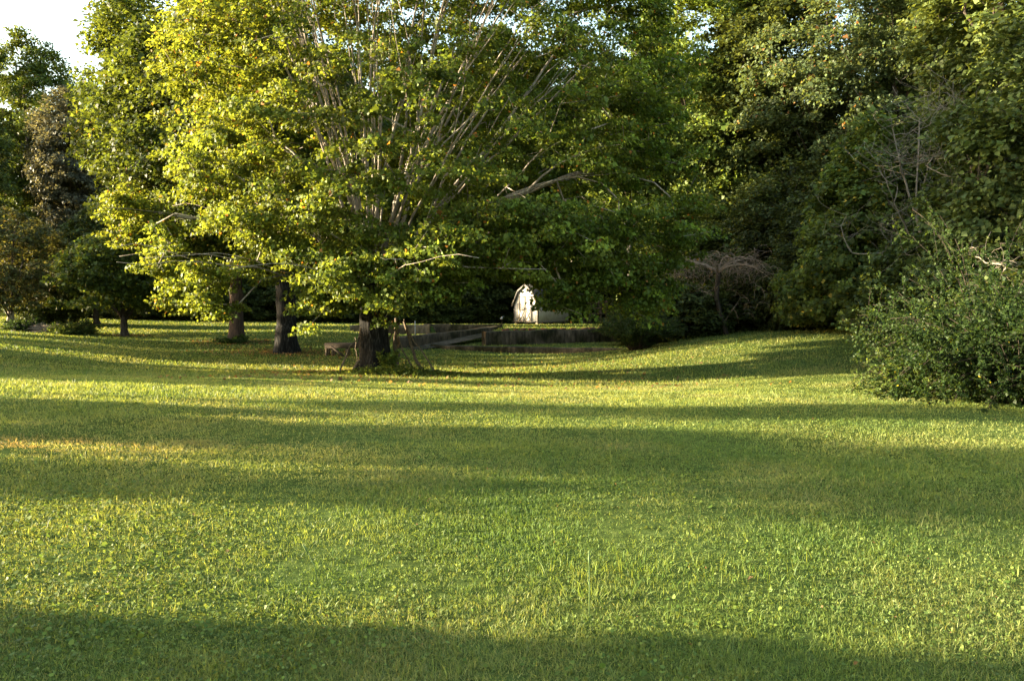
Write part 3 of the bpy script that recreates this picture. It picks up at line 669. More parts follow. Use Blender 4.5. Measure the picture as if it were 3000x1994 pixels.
# ------------------------------------------------------------------ shed
def shed():
    c = np.array([at(537.7, 64), 64.0]); z = gz(*c) + .02
    rz = R(48)
    # local frame: x along the gable (from left end to right corner at 0), y back along the long wall
    t = thing('barn_shed', 'small white gambrel-roofed barn shed on blocks beyond the terraces', 'shed', (c[0], c[1], z), -rz)
    w, L, hw, hb, hk, hp = 2.9, 3.7, 1.62, .16, 2.75, 3.25   # width, length, eave, floor, knee, peak
    kx = .62
    prof = [(0, hb), (0, hw), (-kx, hk), (-w / 2, hp), (-w + kx, hk), (-w, hw), (-w, hb)]
    ge = Geo(); P = [(x, 0, zz) for x, zz in prof] + [(x, L, zz) for x, zz in prof]; n = len(prof)
    ge.add(P, [list(range(n)), list(range(2 * n - 1, n - 1, -1)), [0, n, n + 1, 1], [6, 5, n + 5, n + 6], [0, 6, n + 6, n]])
    # board and batten strips
    for i in range(1, 29):
        ge.box((.008, L * i / 29, (hb + hw) / 2), (.022, .045, hw - hb - .02))
    for i in range(1, 15):
        x = -w * i / 15
        if -w / 2 - .95 < x < -w / 2 + .95: continue
        ge.box((x, -.008, (hb + hw) / 2 + .05), (.045, .022, hw - hb + .1))
    ge.build('wall', M['white_board'], t)
    rf = Geo(); ov = .16
    q = [(ov, hw - .12), (-kx + .02, hk + .05), (-w / 2, hp + .06), (-w + kx - .02, hk + .05), (-w - ov, hw - .12)]
    th = .07; P = []
    for yy in (-ov, L + ov):
        P += [(x, yy, zz) for x, zz in q]; P += [(x, yy, zz + th) for x, zz in q]
    Fc = []
    for i in range(4):
        Fc += [[i, 10 + i, 11 + i, i + 1], [5 + i, 6 + i, 16 + i, 15 + i], [i, i + 1, 6 + i, 5 + i], [10 + i, 15 + i, 16 + i, 11 + i]]
    Fc += [[0, 5, 15, 10], [4, 14, 19, 9]]
    rf.add(P, Fc); rf.build('roof', M['shingle'], t)
    fa = Geo()
    for i in range(4):
        a, b = q[i], q[i + 1]
        fa.bar((a[0], -ov - .015, a[1] + .0), (b[0], -ov - .015, b[1] + .0), .03, .12)
    fa.build('fascia', M['shed_trim'], t)
    # corner boards
    cb = Geo()
    cb.box((-.04, -.02, (hb + hw) / 2), (.1, .03, hw - hb)); cb.box((-w + .04, -.02, (hb + hw) / 2), (.1, .03, hw - hb)); cb.box((.02, .05, (hb + hw) / 2), (.03, .1, hw - hb))
    cb.box((-w / 2, -.022, hb + .06), (w - .24, .03, .11)); cb.box((.022, L / 2 + .1, hb + .05), (.03, L - .22, .1))
    cb.build('corner_trim', M['shed_trim'], t)
    # double door, each leaf with an X brace in its lower half
    for s in (-1, 1):
        dw, dh = .74, 2.12; cx = -w / 2 + s * (dw / 2 + .012); d0 = hb + .1
        d = Geo(); d.box((cx, -.028, d0 + dh / 2), (dw, .045, dh), bev=.006)
        for k in (-1, 0, 1): d.box((cx + k * dw / 3.2, -.054, d0 + dh / 2 + .3), (.014, .012, dh * .62))
        door = d.build('door', M['white_board'], t)
        b = Geo(); y = -.066
        for xx in (-dw / 2 + .04, dw / 2 - .04): b.box((cx + xx, y, d0 + dh / 2), (.08, .028, dh - .004))
        for zz in (.045, .92, dh - .045): b.box((cx, y - .003, d0 + zz), (dw - .165, .028, .085))
        b.bar((cx - dw / 2 + .1, y - .007, d0 + .1), (cx + dw / 2 - .1, y - .007, d0 + .87), .022, .07)
        b.bar((cx + dw / 2 - .1, y - .010, d0 + .1), (cx - dw / 2 + .1, y - .010, d0 + .87), .022, .07)
        b.build('brace', M['shed_trim'], door)
        hd = Geo(); hd.box((cx - s * (dw / 2 - .09), -.1, d0 + 1.05), (.025, .05, .16), bev=.005); hd.build('handle', M['old_wood'], door)
    for (xx, yy) in [(-.15, .2), (-w / 2, .2), (-w + .15, .2), (-.15, L - .3), (-w + .15, L - .3), (-.15, L / 2)]:
        k = Geo(); k.box((xx, yy, .04), (.3, .3, .26), bev=.01); k.build('block', M['concrete'], t)
shed()

# dark timber play stand right of the shed
def stand():
    d = 66; x0, x1 = at(591, d), at(607, d); z = gz((x0 + x1) / 2, d)
    t = thing('timber_stand', 'dark timber platform stand with posts right of the white shed', 'platform', (x0, d, z))
    w = x1 - x0; h = 2.0
    for px_ in (0, w * .62, w):
        for py in (0, 1.2):
            g_ = Geo(); g_.box((px_, py, h / 2 - .1), (.13, .13, h + .2), bev=.01); g_.build('post', M['old_wood'], t)
    b = Geo(); b.box((w / 2, .6, .88), (w + .3, 1.5, .08)); b.build('platform', M['old_wood'], t)
    for zz in (1.35, 1.78):
        r = Geo(); r.box((w / 2 - .1, -.085, zz), (w + .5, .04, .14)); r.build('rail', M['old_wood'], t)
    lad = Geo(); lad.bar((-.3, -.3, -.1), (-.05, -.12, 1.0), .07); lad.bar((-.75, -.3, -.1), (-.5, -.12, 1.0), .07)
    for i in range(3): lad.bar((-.68 + .06 * i, -.28 + .05 * i, .15 + .3 * i), (-.26 + .06 * i, -.28 + .05 * i, .15 + .3 * i), .05)
    lad.build('ladder', M['old_wood'], t)
stand()
# standpipe and stake on the terrace
def hydrant():
    x, y = at(502, 57.5), 57.5
    t = thing('yard_hydrant', 'thin yard hydrant with pale head standing left of the shed', 'hydrant', (x, y, gz(x, y)))
    ge = Geo(); tube(ge, [(0, 0, -.1), (0, 0, .5), (-.01, 0, .52)], .028, 8); ge.build('pipe', M['old_wood'], t)
    h = Geo(); tube(h, [(0, 0, .5), (0, 0, .56), (0, 0, .66), (0, 0, .7)], [.045, .06, .055, .02], 8); tube(h, [(0, 0, .6), (-.1, -.02, .6), (-.13, -.02, .53)], .025, 6); h.build('spout', M['metal'], t)
    l = Geo(); l.bar((0, 0, .67), (.16, 0, .73), .02); l.build('lever', M['metal'], t)
    b = Geo(); b.bar((-.16, 0, .1), (.14, 0, .11), .04); b.build('brace', M['old_wood'], t)
hydrant()
ge = Geo(); x, y = at(512.7, 57), 57; tube(ge, [(x, y, gz(x, y) - .1), (x, y, gz(x, y) + .2), (x + .01, y, gz(x, y) + .42)], [.018, .017, .014], 6)
tag(ge.build('stake', M['old_wood']), 'short thin garden stake between the hydrant and the shed', 'stake')
ge = Geo(); x, y = at(415, 46), 46.0; z = gz(x, y); tube(ge, [(x, y, z - .1), (x, y, z + .6), (x, y, z + 1.15)], .03, 6)
tag(ge.build('stake', M['metal']), 'upright grey pipe in front of the tan wall', 'pipe')

# rustic timber bench left of the maple trunk
def bench():
    d = 36.5; x0, x1 = at(325, d), at(362, d); zg = gz((x0 + x1) / 2, d)
    t = thing('timber_bench', 'old dark timber bench on rough posts left of the maple trunk', 'bench', (x0, d, zg))
    w = x1 - x0; h = .62
    s = Geo()
    for k in range(3): s.box((w / 2, .04 + k * .2, h - .04 + .004 * k), (w + .1, .19, .09), bev=.012)
    s.build('seat', M['old_wood'], t)
    a = Geo(); a.box((w / 2, -.09, h - .13), (w, .07, .2), bev=.01); a.build('apron', M['old_wood'], t)
    for xx in (.06, .34, w * .58, w - .1):
        for yy in (-.02, .42):
            p = Geo(); tube(p, [(xx, yy, -.12), (xx + .01, yy, .2), (xx, yy, h - .1)], [.075, .065, .07], 8, wob=.2, seed=int(xx * 50)); p.build('post', M['stick'], t)
    b = Geo(); b.bar((.3, -.16, h - .12), (1.0, -.3, -.02), .09, .07); b.build('brace', M['old_wood'], t)
bench()

# ------------------------------------------------------------------ props leaning under the maple's low limb
ST = [('curved pale stick leaning farthest left of the maple trunk', 26.0, [(337.5, 380), (344, 362), (351, 346), (357, 340.5), (360.5, 331), (361.5, 322)], .022),
      ('thin dark stick standing left of the maple trunk', 27.3, [(359, 372), (357.5, 360), (356, 349), (354.8, 337)], .018),
      ('thick bent dark stick at the left foot of the maple', 26.7, [(353, 374), (353, 369), (356.5, 363), (361.5, 357)], .045),
      ('stout upright forked prop right of the maple trunk', 26.9, [(395.5, 370), (397.2, 359), (397, 350), (394.5, 346), (395, 337), (396.2, 329), (396, 318)], .06),
      ('straight brown stick crossing behind the stout prop', 27.2, [(387, 341), (394, 330), (401, 320.5)], .035),
      ('thin stick leaning just right of the stout prop', 26.7, [(416.8, 372.5), (411, 363), (404, 351), (400, 341), (397, 330), (396, 321)], .024),
      ('thick crooked prop leaning right of the maple trunk', 26.6, [(425, 373.5), (420, 366), (416, 359), (412.5, 350), (411.5, 343), (408, 333), (404, 321)], .05),
      ('slender stick leaning farthest right of the maple trunk', 26.5, [(437.5, 375.5), (430, 363), (421, 349), (412, 337), (406.5, 325), (404, 319)], .022),
      ('thin dry stick close against the right of the trunk', 26.8, [(387, 371), (386.5, 355), (386.3, 340), (387, 327)], .02)]
for i, (lb, d, P, r) in enumerate(ST):
    Q = []
    n = len(P)
    for j, (px, row) in enumerate(P):
        dd = d + .9 * (j / (n - 1)) * (1 if i not in (2, 4) else 0)
        p = pt(px, row, dd)
        Q.append(p)
    Q = np.array(Q); zz = gz(Q[0, 0], Q[0, 1]); dz = zz - .06 - Q[0, 2]
    f = np.linspace(1, 0, n)
    if i != 4: Q[:, 2] += dz * f ** 1.5
    else: Q = np.concatenate([[[Q[0, 0] - .75, Q[0, 1], gz(Q[0, 0], Q[0, 1]) - .05]], Q])
    ge = Geo(); u = np.linspace(0, 1, len(Q)); uu = np.linspace(0, 1, 14); QQ = np.stack([np.interp(uu, u, Q[:, k]) for k in range(3)], 1)
    QQ[1:-1] += np.random.default_rng(i).normal(0, .012, (12, 3))
    tube(ge, QQ, 1.3 * np.linspace(r, r * .7, 14), 7, wob=.15, seed=i)
    tag(ge.build('leaning_stick', M['stick'], smooth=True), lb, 'stick', 'sticks propped around the maple trunk')

# ------------------------------------------------------------------ shrubs
def sprig_shrub(name, label, loc, seed, n_stem, h, rad, leaf, n_leaf, pal, arch=1.0, mat='leaf', stem_r=.012, cat='shrub', group=None, fan=.9, aspect=.4, narrow=False, low=True, warm=None, ecc=(1, 1), shoot=.13):
    """many arching stems from the ground, small leaves set along side shoots"""
    rg = np.random.default_rng(seed); t = thing(name, label, cat, loc, 0, group)
    ge = Geo(); LC = []; LD = []
    for i in range(n_stem):
        az = rg.random() * 2 * math.pi; q = math.sqrt(rg.random()); L = h * (.65 + .5 * rg.random()) * (1 if not low else (.55 + .6 * (1 - q * .5)))
        el = R(88) - q * fan; p = np.array([math.cos(az) * rad * .25 * q * ecc[0], math.sin(az) * rad * .25 * q * ecc[1], -.05]); P = [p]; n = 12
        for k in range(n):
            f = k / n; e = el - arch * f * f * (1.1 + .5 * rg.random()); az += rg.normal(0, .07)
            P.append(P[-1] + L / n * np.array([math.cos(e) * math.cos(az) * 1.25 * rad / h * 1.3 * ecc[0], math.cos(e) * math.sin(az) * 1.25 * rad / h * 1.3 * ecc[1], math.sin(e)]))
            if P[-1][2] < .08: P[-1][2] = .08
        P = np.array(P); tube(ge, P, np.linspace(stem_r, stem_r * .3, len(P)), 4)
        for m in range(int(10 + rg.random() * 8)):
            f = .12 + .88 * rg.random(); j = f * n; a = int(min(j, n - 1)); b0 = P[a] + (P[a + 1] - P[a]) * (j - a); tdir = unit(P[a + 1] - P[a])
            sdv = unit(tdir * (.9 if narrow else .6) + rg.normal(0, .6 if not narrow else .25, 3) + np.array([0, 0, .15])); sl_ = h * (.07 + shoot * rg.random())
            e_ = b0 + sdv * sl_ + np.array([0, 0, -.12 * sl_])
            if rg.random() < .5: tube(ge, [b0, (b0 + e_) / 2, e_], [stem_r * .35, stem_r * .3, stem_r * .15], 3)
            LC.append((b0, e_)); LD.append(sdv)
    ge.build('stems', M['bark_brown'], t)
    LC = np.array(LC); LD = np.array(LD); k = rg.integers(0, len(LC), n_leaf); f = rg.random(n_leaf)[:, None]
    C = LC[k, 0] * (1 - f) + LC[k, 1] * f
    side = unit(rg.normal(size=(n_leaf, 3))); C = C + side * leaf * (.5 if not narrow else .35)
    C[:, 2] = np.maximum(C[:, 2], .03)
    D = unit(LD[k] * (.8 if not narrow else 1.6) + side * .7); Nn = unit(np.array([0, 0, .7]) + rg.normal(0, .55, (n_leaf, 3)))
    pal = np.array(pal, float); w = (rg.random(len(LC))[k] * .6 + rg.random(n_leaf) * .4)[:, None]
    tone = (pal[0] + (pal[1] - pal[0]) * w) * np.exp(rg.normal(0, .25, (n_leaf, 1)))
    if warm: kk = rg.random(n_leaf) < warm[0]; tone[kk] = warm[1]
    leaves_mesh('foliage', C, Nn, D, leaf * np.exp(rg.normal(0, .25, n_leaf)), tone, M[mat], t, aspect)
    return t
def on(px, d): x = at(px, d); return (x, d, gz(x, d))
sprig_shrub('sprawling_bush', 'big sprawling bush with small leaves at the right edge of the lawn', on(1028, 13.2), 301, 84, 3.3, 1.4, .046, 84000, [(.016, .036, .01), (.045, .075, .018)], arch=.95, fan=1.2, warm=(.003, (.5, .4, .04)), shoot=.3)
sprig_shrub('sprawling_bush', 'second sprawling bush merging behind the big one at the right edge', on(1105, 12.8), 302, 90, 3.1, 1.5, .044, 56000, [(.014, .032, .01), (.038, .065, .016)], arch=.9, fan=1.15, shoot=.22)
sprig_shrub('sprawling_bush', 'low outer bush growth on the left flank of the big bush', on(935, 14.6), 303, 80, 1.3, .9, .045, 18000, [(.05, .085, .02), (.1, .13, .035)], arch=1.2, fan=1.35)
sprig_shrub('sprawling_bush', 'tall airy bush growth behind the big bush at the right', on(985, 16.5), 304, 80, 4.0, 1.6, .06, 30000, [(.02, .042, .012), (.055, .085, .02)], arch=.8, fan=.9, shoot=.2)
sprig_shrub('feathery_shrub', 'feathery upright shrub at the right end of the terrace walls', on(638, 38.3), 311, 190, 2.5, 1.5, .13, 26000, [(.025, .05, .012), (.055, .085, .02)], arch=.9, fan=.75, aspect=.11, narrow=True, low=False)
sprig_shrub('round_bush', 'dark round clipped bush left of the brush pile', on(26, 49), 312, 120, 1.0, .85, .09, 9000, [(.02, .045, .014), (.04, .07, .02)], arch=.5, fan=1.3)
sprig_shrub('round_bush', 'lighter rounded bush with yellow-green tips right of the brush pile', on(74, 47), 313, 130, 1.05, .95, .09, 10000, [(.03, .06, .016), (.075, .1, .025)], arch=.5, fan=1.3)
sprig_shrub('ivy', 'ivy clump around the foot of the reddish trunk', (base_at(232, 342, 42.3)), 314, 50, .5, .6, .1, 2200, [(.02, .045, .014), (.05, .08, .02)], arch=1.2, fan=1.4, cat='ivy')
sprig_shrub('weed', 'feathery weed sprouting beside the right foot of the maple', on(388, 26.3), 315, 14, 1.15, .3, .07, 1500, [(.07, .11, .02), (.13, .17, .03)], arch=.7, fan=.5, cat='weed', stem_r=.006)
# brush pile between the round bushes
rg = np.random.default_rng(9); ge = Geo(); c = on(50, 48.5)
for i in range(170):
    a = rg.normal(0, .5) + (math.pi if rg.random() < .5 else 0); L = .5 + rg.random() * 1.1; p = np.array([rg.normal(0, .75), rg.normal(0, .35), .04 + rg.random() * .38])
    d = np.array([math.cos(a), math.sin(a) * .6, rg.normal(0, .2)]) * L / 2
    q0 = p - d; q1 = p + d; q0[2] = max(q0[2], .02); q1[2] = max(q1[2], .02)
    tube(ge, [q0, (q0 + q1) / 2 + rg.normal(0, .04, 3), q1], [.016, .014, .007], 4)
o = ge.build('brush_pile', M['twig_dead']); o.location = c; tag(o, 'low pile of dry cut branches between the two round bushes', 'brush pile')

# ------------------------------------------------------------------ dead trees
def dead_tree(name, label, loc, seed, trunk, trunk_r, limbs, twigs, droop, mat='twig_dead', tw_len=.6, spread=1.0, twr=.006):
    rg = np.random.default_rng(seed); t = thing(name, label, 'tree', loc); sk = Skel()
    ids = sk.chain([np.array(p, float) for p in trunk], -1); ends = []
    for (src, az, e0, e1, L) in limbs:
        s0 = ids[src]; c = sk.chain(limb(sk.P[s0], az, e0, e1, L, max(5, int(L / .3)), rg, .12), s0); ends += c[len(c) // 4:]
    for i in range(twigs):
        s0 = ends[rg.integers(len(ends))]; az = rg.random() * 6.28; L = tw_len * (.5 + rg.random()); e = R(35) * rg.normal(.6, .6)
        c = sk.chain(limb(sk.P[s0], az, e, e - droop, L, 5, rg, .2), s0); ends += c[2:] if i < twigs * .6 else []
    rad = sk.radii(twr, trunk_r)
    rt = np.array([max(rad[i], trunk_r * .6) for i in ids]); trunk_mesh('trunk', [sk.P[i] for i in ids], rt, M[mat if trunk_r < .1 else 'bark_brown'], t, k=10, flare=.3, seed=seed)
    wood_mesh(sk, np.minimum(rad, trunk_r * .6), 'branches', M[mat], t, skip=set(ids), kmax=6)
    return t
dead_tree('weeping_tree', 'bare pinkish-grey weeping tree with umbrella of dead twigs', on(727, 40), 401, [(0, 0, -.1), (-.15, 0, .5), (-.35, .05, 1.1), (-.55, .05, 1.9), (-.5, .1, 2.6), (-.45, .1, 3.2)], .12,
          [(5, k * .62, R(55 - 12 * (k % 3)), R(-25 - 8 * (k % 3)), 2.6 + .5 * (k % 3)) for k in range(13)] + [(1, .3, R(70), R(50), 1.6), (3, 2.6, R(35), R(-30), 2.2)], 760, R(85), tw_len=.85, twr=.006)
dead_tree('bare_tree', 'tall grey bare sapling with upright dead twigs, left of its twin', on(925, 27.5), 402, [(0, 0, -.1), (.1, 0, 1.5), (-.05, 0, 3), (-.4, 0, 4.6)], .085,
          [(3, 2.8, R(70), R(75), 4.0), (3, 1.2, R(75), R(80), 3.6), (2, 3.4, R(50), R(65), 3.6), (2, .4, R(55), R(70), 3.4), (1, 3.0, R(45), R(55), 3.0), (1, 6.0, R(40), R(60), 3.0), (3, 5.0, R(65), R(75), 3.0)], 460, R(-10), mat='twig_grey', tw_len=.8, twr=.005)
dead_tree('bare_tree', 'tall grey bare sapling with upright dead twigs, right of its twin', on(972, 25), 403, [(0, 0, -.1), (.05, 0, 1.5), (.1, 0, 3.4), (.05, 0, 5)], .08,
          [(3, 2.0, R(75), R(82), 4.2), (3, .6, R(72), R(80), 3.6), (2, 3.2, R(50), R(68), 3.4), (2, 6.1, R(50), R(65), 3.2), (1, 3.3, R(35), R(50), 2.8), (1, .2, R(35), R(50), 2.6), (3, 4.4, R(65), R(75), 3.0)], 500, R(-10), mat='twig_grey', tw_len=.8, twr=.005)
dead_tree('bare_tree', 'tangle of pale dead branches behind the big bush at the right edge', on(1016, 20), 404, [(0, 0, -.1), (.05, 0, .8), (0, 0, 1.7)], .06,
          [(2, k * 1.05, R(60 - 9 * (k % 4)), R(5), 1.9 + .3 * (k % 3)) for k in range(6)], 200, R(30), mat='twig_grey', tw_len=.5, twr=.004)
# dead branch hanging low on the small leaning tree
GRASS = 1.0

# ------------------------------------------------------------------ grass
def blades(name, X, Y, Lh, Wd, tone, mat, seed, lean=.5, kind='stuff', label=None, parent=None, zoff=-.01, zb=None):
    rg = np.random.default_rng(seed); n = len(X); Z = ground_z(X, Y) + zoff if zb is None else zb
    az = rg.random(n) * 2 * math.pi; ln = np.abs(rg.normal(0, lean, n)); face = rg.random(n) * 2 * math.pi
    sx, sy = np.cos(face) * Wd / 2, np.sin(face) * Wd / 2
    b = np.stack([X, Y, Z], 1); side = np.stack([sx, sy, 0 * sx], 1)
    dirv = np.stack([np.cos(az) * ln, np.sin(az) * ln, np.ones(n)], 1); dirv = unit(dirv)
    mid = b + dirv * (Lh * .55)[:, None]
    d2 = dirv.copy(); d2[:, :2] *= 2.0; d2 = unit(d2 + np.array([0, 0, -.15])); tip = mid + d2 * (Lh * .5)[:, None]
    V = np.stack([b - side, b + side, mid + side * .8, mid - side * .8, tip], 1).reshape(-1, 3)
    base = np.arange(n)[:, None] * 5
    fl = (base + np.array([[0, 1, 2, 3, 3, 2, 4]])).ravel()
    st = (np.arange(n)[:, None] * 7 + np.array([[0, 4]])).ravel()
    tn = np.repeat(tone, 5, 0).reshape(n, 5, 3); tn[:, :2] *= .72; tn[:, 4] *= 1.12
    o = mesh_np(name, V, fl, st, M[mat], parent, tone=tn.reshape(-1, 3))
    if label: tag(o, label, kind=kind)
    return o
def lawn_tone(X, Y, rg, bright=1.0):
    n = len(X)
    a = fbm2(X * .45, Y * .45, 21); b = fbm2(X * 2.2, Y * 2.2, 31); c = fbm2(X * .12 + 5, Y * .12, 41)
    g1 = np.array([.09, .15, .034]); g2 = np.array([.215, .25, .064]); dry = np.array([.34, .28, .14])
    w = np.clip(.5 + 1.3 * (a - .5) + .9 * (b - .5) + rg.normal(0, .22, n), 0, 1)[:, None]
    t = g1 + (g2 - g1) * w
    dk = np.clip(rg.normal(.08, .14, n) + .9 * (fbm2(X * .8 + 9, Y * .8, 51) - .58) + .4 * (c - .5), 0, .85)[:, None]
    # bare rusty patch near the left edge
    bp = np.exp(-(((X + 5.3) / 1.6) ** 2 + ((Y - 8.6) / .5) ** 2)); dk = np.maximum(dk, bp[:, None] * .4)
    t = t * (1 - dk) + dry * dk
    bp = bp * np.clip(2.2 * noise2(X * 3, Y * 5, 91) - .5, 0, 1); t = t * (1 - .7 * bp[:, None]) + np.array([.22, .14, .075]) * .7 * bp[:, None]
    return t * bright * np.exp(rg.normal(0, .14, n))[:, None]
TRUNKS = [(pt(374, 374, 27), .62), (pt(286, 352, 37.5), .75), (pt(236, 341, 43), .6), (pt(124, 336, 48), .4)]
def lawn_part(name, n, d0, d1, power, half, length, width_px, wmin, seed, label, wmax=.03):
    rg = np.random.default_rng(seed)
    u = rg.random(n)
    if abs(power - 1) < 1e-6: d = d0 * (d1 / d0) ** u
    else: q = 1 - power; d = (d0 ** q + u * (d1 ** q - d0 ** q)) ** (1 / q)
    X = (rg.random(n) * 2 - 1) * (half * d + 3.2); Y = d
    # keep clear of walls and plants
    keep = np.ones(n, bool)
    for tp_, tr_ in TRUNKS: keep &= np.hypot(X - tp_[0], Y - tp_[1]) > tr_ * (1 + 1.3 * rg.random(n))
    if d1 > 38:
        for ln_ in (WALL_UP, WALL_LOW, WALL_DIAG, WALL_LEFT, WALL_LEFT2):
            for a, b in zip(ln_[:-1], ln_[1:]):
                a = np.array(a); b = np.array(b); ab = b - a; t = np.clip(((X - a[0]) * ab[0] + (Y - a[1]) * ab[1]) / (ab @ ab), 0, 1)
                dist = np.hypot(X - a[0] - t * ab[0], Y - a[1] - t * ab[1]); s = (X - a[0]) * -ab[1] + (Y - a[1]) * ab[0]
                keep &= ~((dist < .34) & (s > 0)) & (dist > .08)
    X = X[keep]; Y = Y[keep]; d = d[keep]; n = len(X)
    tf = noise2(X * 7, Y * 7, 63) * .6 + noise2(X * 17, Y * 17, 64) * .4
    if d0 < 20:   # tussocks with thin places between
        keep = tf + .35 * rg.random(n) > .38; X = X[keep]; Y = Y[keep]; d = d[keep]; tf = tf[keep]; n = len(X)
    clump = fbm2(X * 1.1, Y * 1.1, 61)
    Lh = length(X, Y, rg) * (.35 + .75 * clump + .75 * tf) * np.exp(rg.normal(0, .35, n))
    Wd = np.clip(width_px * d / F, wmin, wmax) * np.exp(rg.normal(0, .25, n))
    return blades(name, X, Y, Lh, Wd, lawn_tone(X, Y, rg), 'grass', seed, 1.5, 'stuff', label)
def len_near(X, Y, rg):
    crest = np.exp(-((Y - 14 - .0 * X) / 2.6) ** 2) * np.clip((2 - X) / 8, .35, 1)
    return .023 + .032 * crest * rg.random(len(X)) + .03 * (rg.random(len(X)) < .01)
G = GRASS
lawn_part('grass', int(1450000 * G), 2.4, 9.0, 1.0, .72, len_near, .8, .0028, 501, 'near lawn of uneven mown grass in sun and shade bands', .012)
lawn_part('grass', int(620000 * G), 9.0, 21.0, .6, .72, len_near, .6, .005, 502, 'rougher grass over the rise of the lawn before the maple', .02)
lawn_part('grass', int(450000 * G), 21.0, 75.0, .9, .75, lambda X, Y, rg: .04 + .03 * rg.random(len(X)), .6, .01, 503, 'short mown grass of the far lawn, swale and terraces', .045)
def clover():
    rg = np.random.default_rng(601); n = int(80000 * G) + 500
    X = rg.uniform(-8.5, 8.0, n); Y = rg.uniform(2.4, 8.5, n)
    m = fbm2(X * .9, Y * .9, 81) + .10 * rg.random(n); bias = np.clip((-X - .6) / 2.2, 0, 1) * np.clip((7.0 - Y) / 1.5, 0, 1)
    k = (m + .22 * bias + .22 * rg.random(n) > .78) & (np.abs(X) < .72 * Y + 3)
    X = X[k]; Y = Y[k]; n = len(X); Z = ground_z(X, Y) + .012 + .03 * rg.random(n)
    Nn = unit(np.array([0, 0, 1.0]) + rg.normal(0, .38, (n, 3))); D = unit(rg.normal(size=(n, 3)))
    S = .0165 * np.exp(rg.normal(0, .3, n)); tone = (np.array([.06, .105, .02]) + rg.random((n, 1)) * np.array([.075, .075, .014])) * np.exp(rg.normal(0, .2, (n, 1)))
    D = D - Nn * np.sum(D * Nn, 1)[:, None]; D = unit(D); B = np.cross(Nn, D)
    a = np.arange(6) * math.pi / 3; C = np.stack([X, Y, Z], 1)
    V = C[:, None] + S[:, None, None] * .55 * (np.cos(a)[None, :, None] * D[:, None] + np.sin(a)[None, :, None] * B[:, None]) + Nn[:, None] * (S[:, None, None] * .12 * (np.cos(2 * a))[None, :, None])
    o = mesh_np('clover', V.reshape(-1, 3), np.arange(n * 6), np.arange(n) * 6, M['clover'], tone=np.repeat(tone, 6, 0))
    tag(o, 'round-leaved clover and ground ivy spreading through the near lawn', kind='stuff')
clover()
def lawn_weeds():
    rg = np.random.default_rng(603); n = int(125000 * G)
    Y = 2.4 * (13 / 2.4) ** rg.random(n); X = (rg.random(n) * 2 - 1) * (.72 * Y + 3)
    k = fbm2(X * 1.6 + 7, Y * 1.6, 85) + .25 * rg.random(n) > .6; X = X[k]; Y = Y[k]; n = len(X)
    Z = ground_z(X, Y) + .008 + .03 * rg.random(n)
    tone = (np.array([.06, .105, .025]) + rg.random((n, 1)) * np.array([.09, .085, .025])) * np.exp(rg.normal(0, .25, (n, 1)))
    k = rg.random(n) < .008; tone[k] = np.array([.2, .12, .06])
    o = leaves_mesh('lawn_weeds', np.stack([X, Y, Z], 1), unit(rg.normal(0, .55, (n, 3)) + np.array([0, 0, 1])), unit(rg.normal(size=(n, 3))), .013 * np.exp(rg.normal(0, .35, n)) * np.maximum(1, Y / 8), tone, M['clover'])
    tag(o, 'small broad-leaved weeds and fallen leaf bits scattered through the lawn', kind='stuff')
lawn_weeds()
def weeds():
    rg = np.random.default_rng(611); b = pt(385, 374, 26.0); n = 9000
    X = b[0] + .25 + rg.normal(0, 1.25, n); Y = b[1] + .1 + rg.normal(0, .55, n); Z = ground_z(X, Y) + np.abs(rg.normal(0, .13, n)) * np.exp(-((X - b[0] - .3) / 1.6) ** 2)
    tone = (np.array([.06, .1, .02]) + rg.random((n, 1)) * np.array([.08, .07, .015])) * np.exp(rg.normal(0, .25, (n, 1)))
    o = leaves_mesh('weeds', np.stack([X, Y, Z + .03], 1), unit(rg.normal(0, .5, (n, 3)) + np.array([0, 0, 1])), unit(rg.normal(size=(n, 3))), .07 * np.exp(rg.normal(0, .3, n)), tone, M['leaf'])
    tag(o, 'low leafy weeds growing around the foot of the maple', kind='stuff')
weeds()
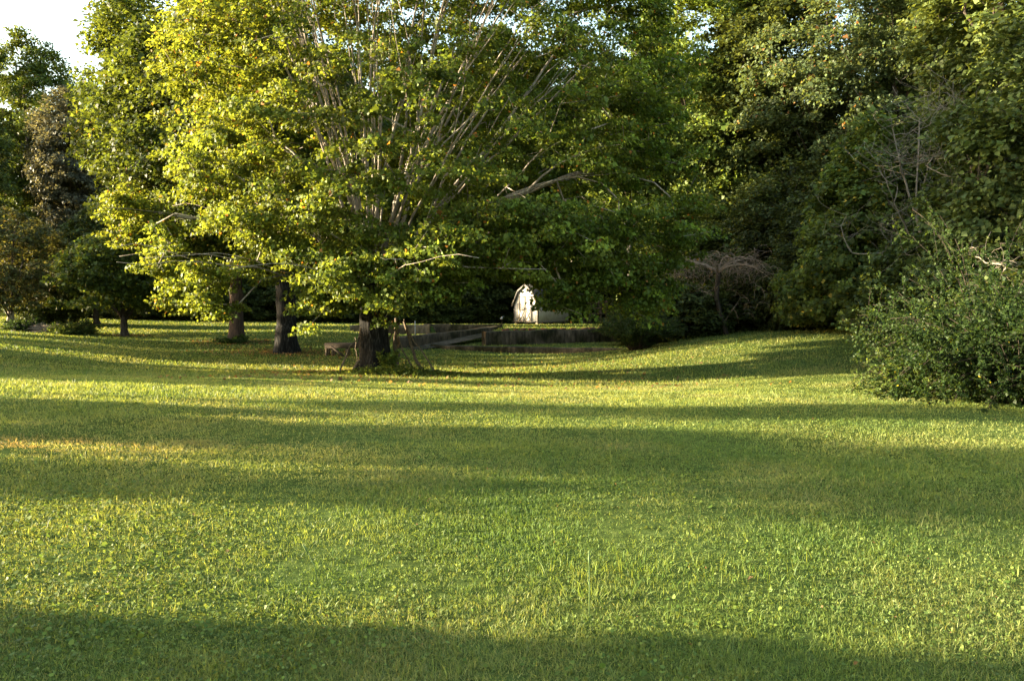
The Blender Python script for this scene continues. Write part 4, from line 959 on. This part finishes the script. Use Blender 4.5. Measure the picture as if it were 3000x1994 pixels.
def litter():
    rg = np.random.default_rng(615); XS = []; YS = []
    for (tp_, tr_), m in zip(TRUNKS, (1500, 1300, 900, 400)): XS.append(tp_[0] + rg.normal(0, tr_ * 2.6, m)); YS.append(tp_[1] + rg.normal(0, tr_ * 1.8, m))
    XS.append(rg.uniform(-9, 7, 900)); YS.append(rg.uniform(18, 36, 900))
    X = np.concatenate(XS); Y = np.concatenate(YS); n = len(X); Z = ground_z(X, Y) + .02 + .03 * rg.random(n)
    tone = np.array([.1, .06, .03]) + rg.random((n, 1)) * np.array([.16, .1, .04])
    o = leaves_mesh('fallen_leaves', np.stack([X, Y, Z], 1), unit(rg.normal(0, .45, (n, 3)) + np.array([0, 0, 1])), unit(rg.normal(size=(n, 3))), .075 * np.exp(rg.normal(0, .3, n)), tone, M['leaf'])
    tag(o, 'brown fallen leaves littering the turf under the maples', kind='stuff')
litter()
def tuft(px, row, d, n, r, h, w, label, seed, ecc=1.0):
    rg = np.random.default_rng(seed); x = at(px, d); t = thing('grass_tuft', label, 'grass tuft', (x, d, gz(x, d)))
    X = rg.normal(0, r * ecc, n); Y = rg.normal(0, r * .6, n)
    tone = (np.array([.07, .13, .025]) + rg.random((n, 1)) * np.array([.1, .08, .02])) * np.exp(rg.normal(0, .15, (n, 1)))
    blades('foliage', X, Y, h * np.exp(rg.normal(0, .3, n)), np.full(n, w), tone, 'grass', seed, .75, parent=t, zb=np.full(n, -.02))
tuft(650, 582, 4.6, 620, .24, .065, .007, 'coarse broad-bladed grass tuft standing in the near lawn', 621, 1.5)
tuft(600, 600, 4.25, 120, .12, .06, .007, 'smaller coarse grass tuft just left of the big tuft', 622, 1.2)
tuft(715, 590, 4.55, 200, .22, .07, .008, 'low coarse grass patch just right of the big tuft', 623, 1.5)
def seed_stem(px, d, h, label, seed):
    rg = np.random.default_rng(seed); x = at(px, d); z = gz(x, d); t = thing('weed', label, 'weed', (x, d, z)); ge = Geo()
    b = np.array([rg.normal(0, .03), rg.normal(0, .03)])
    tube(ge, [(0, 0, -.02), (b[0] * .3, b[1] * .3, h * .5), (b[0], b[1], h)], [.0035, .003, .002], 5); ge.build('stem', M['stem'], t)
    hd = Geo(); tube(hd, [(b[0], b[1], h * .97), (b[0] * 1.2, b[1] * 1.2, h * 1.1), (b[0] * 1.5, b[1] * 1.5, h * 1.25)], [.003, .008, .002], 6); hd.build('seed_head', M['stem'], t)
seed_stem(591, 3.95, .26, 'tall grass stem with slim seed head at bottom centre', 631)
seed_stem(315, 4.4, .2, 'single pale seed stem in the sunlit grass left of centre', 632)
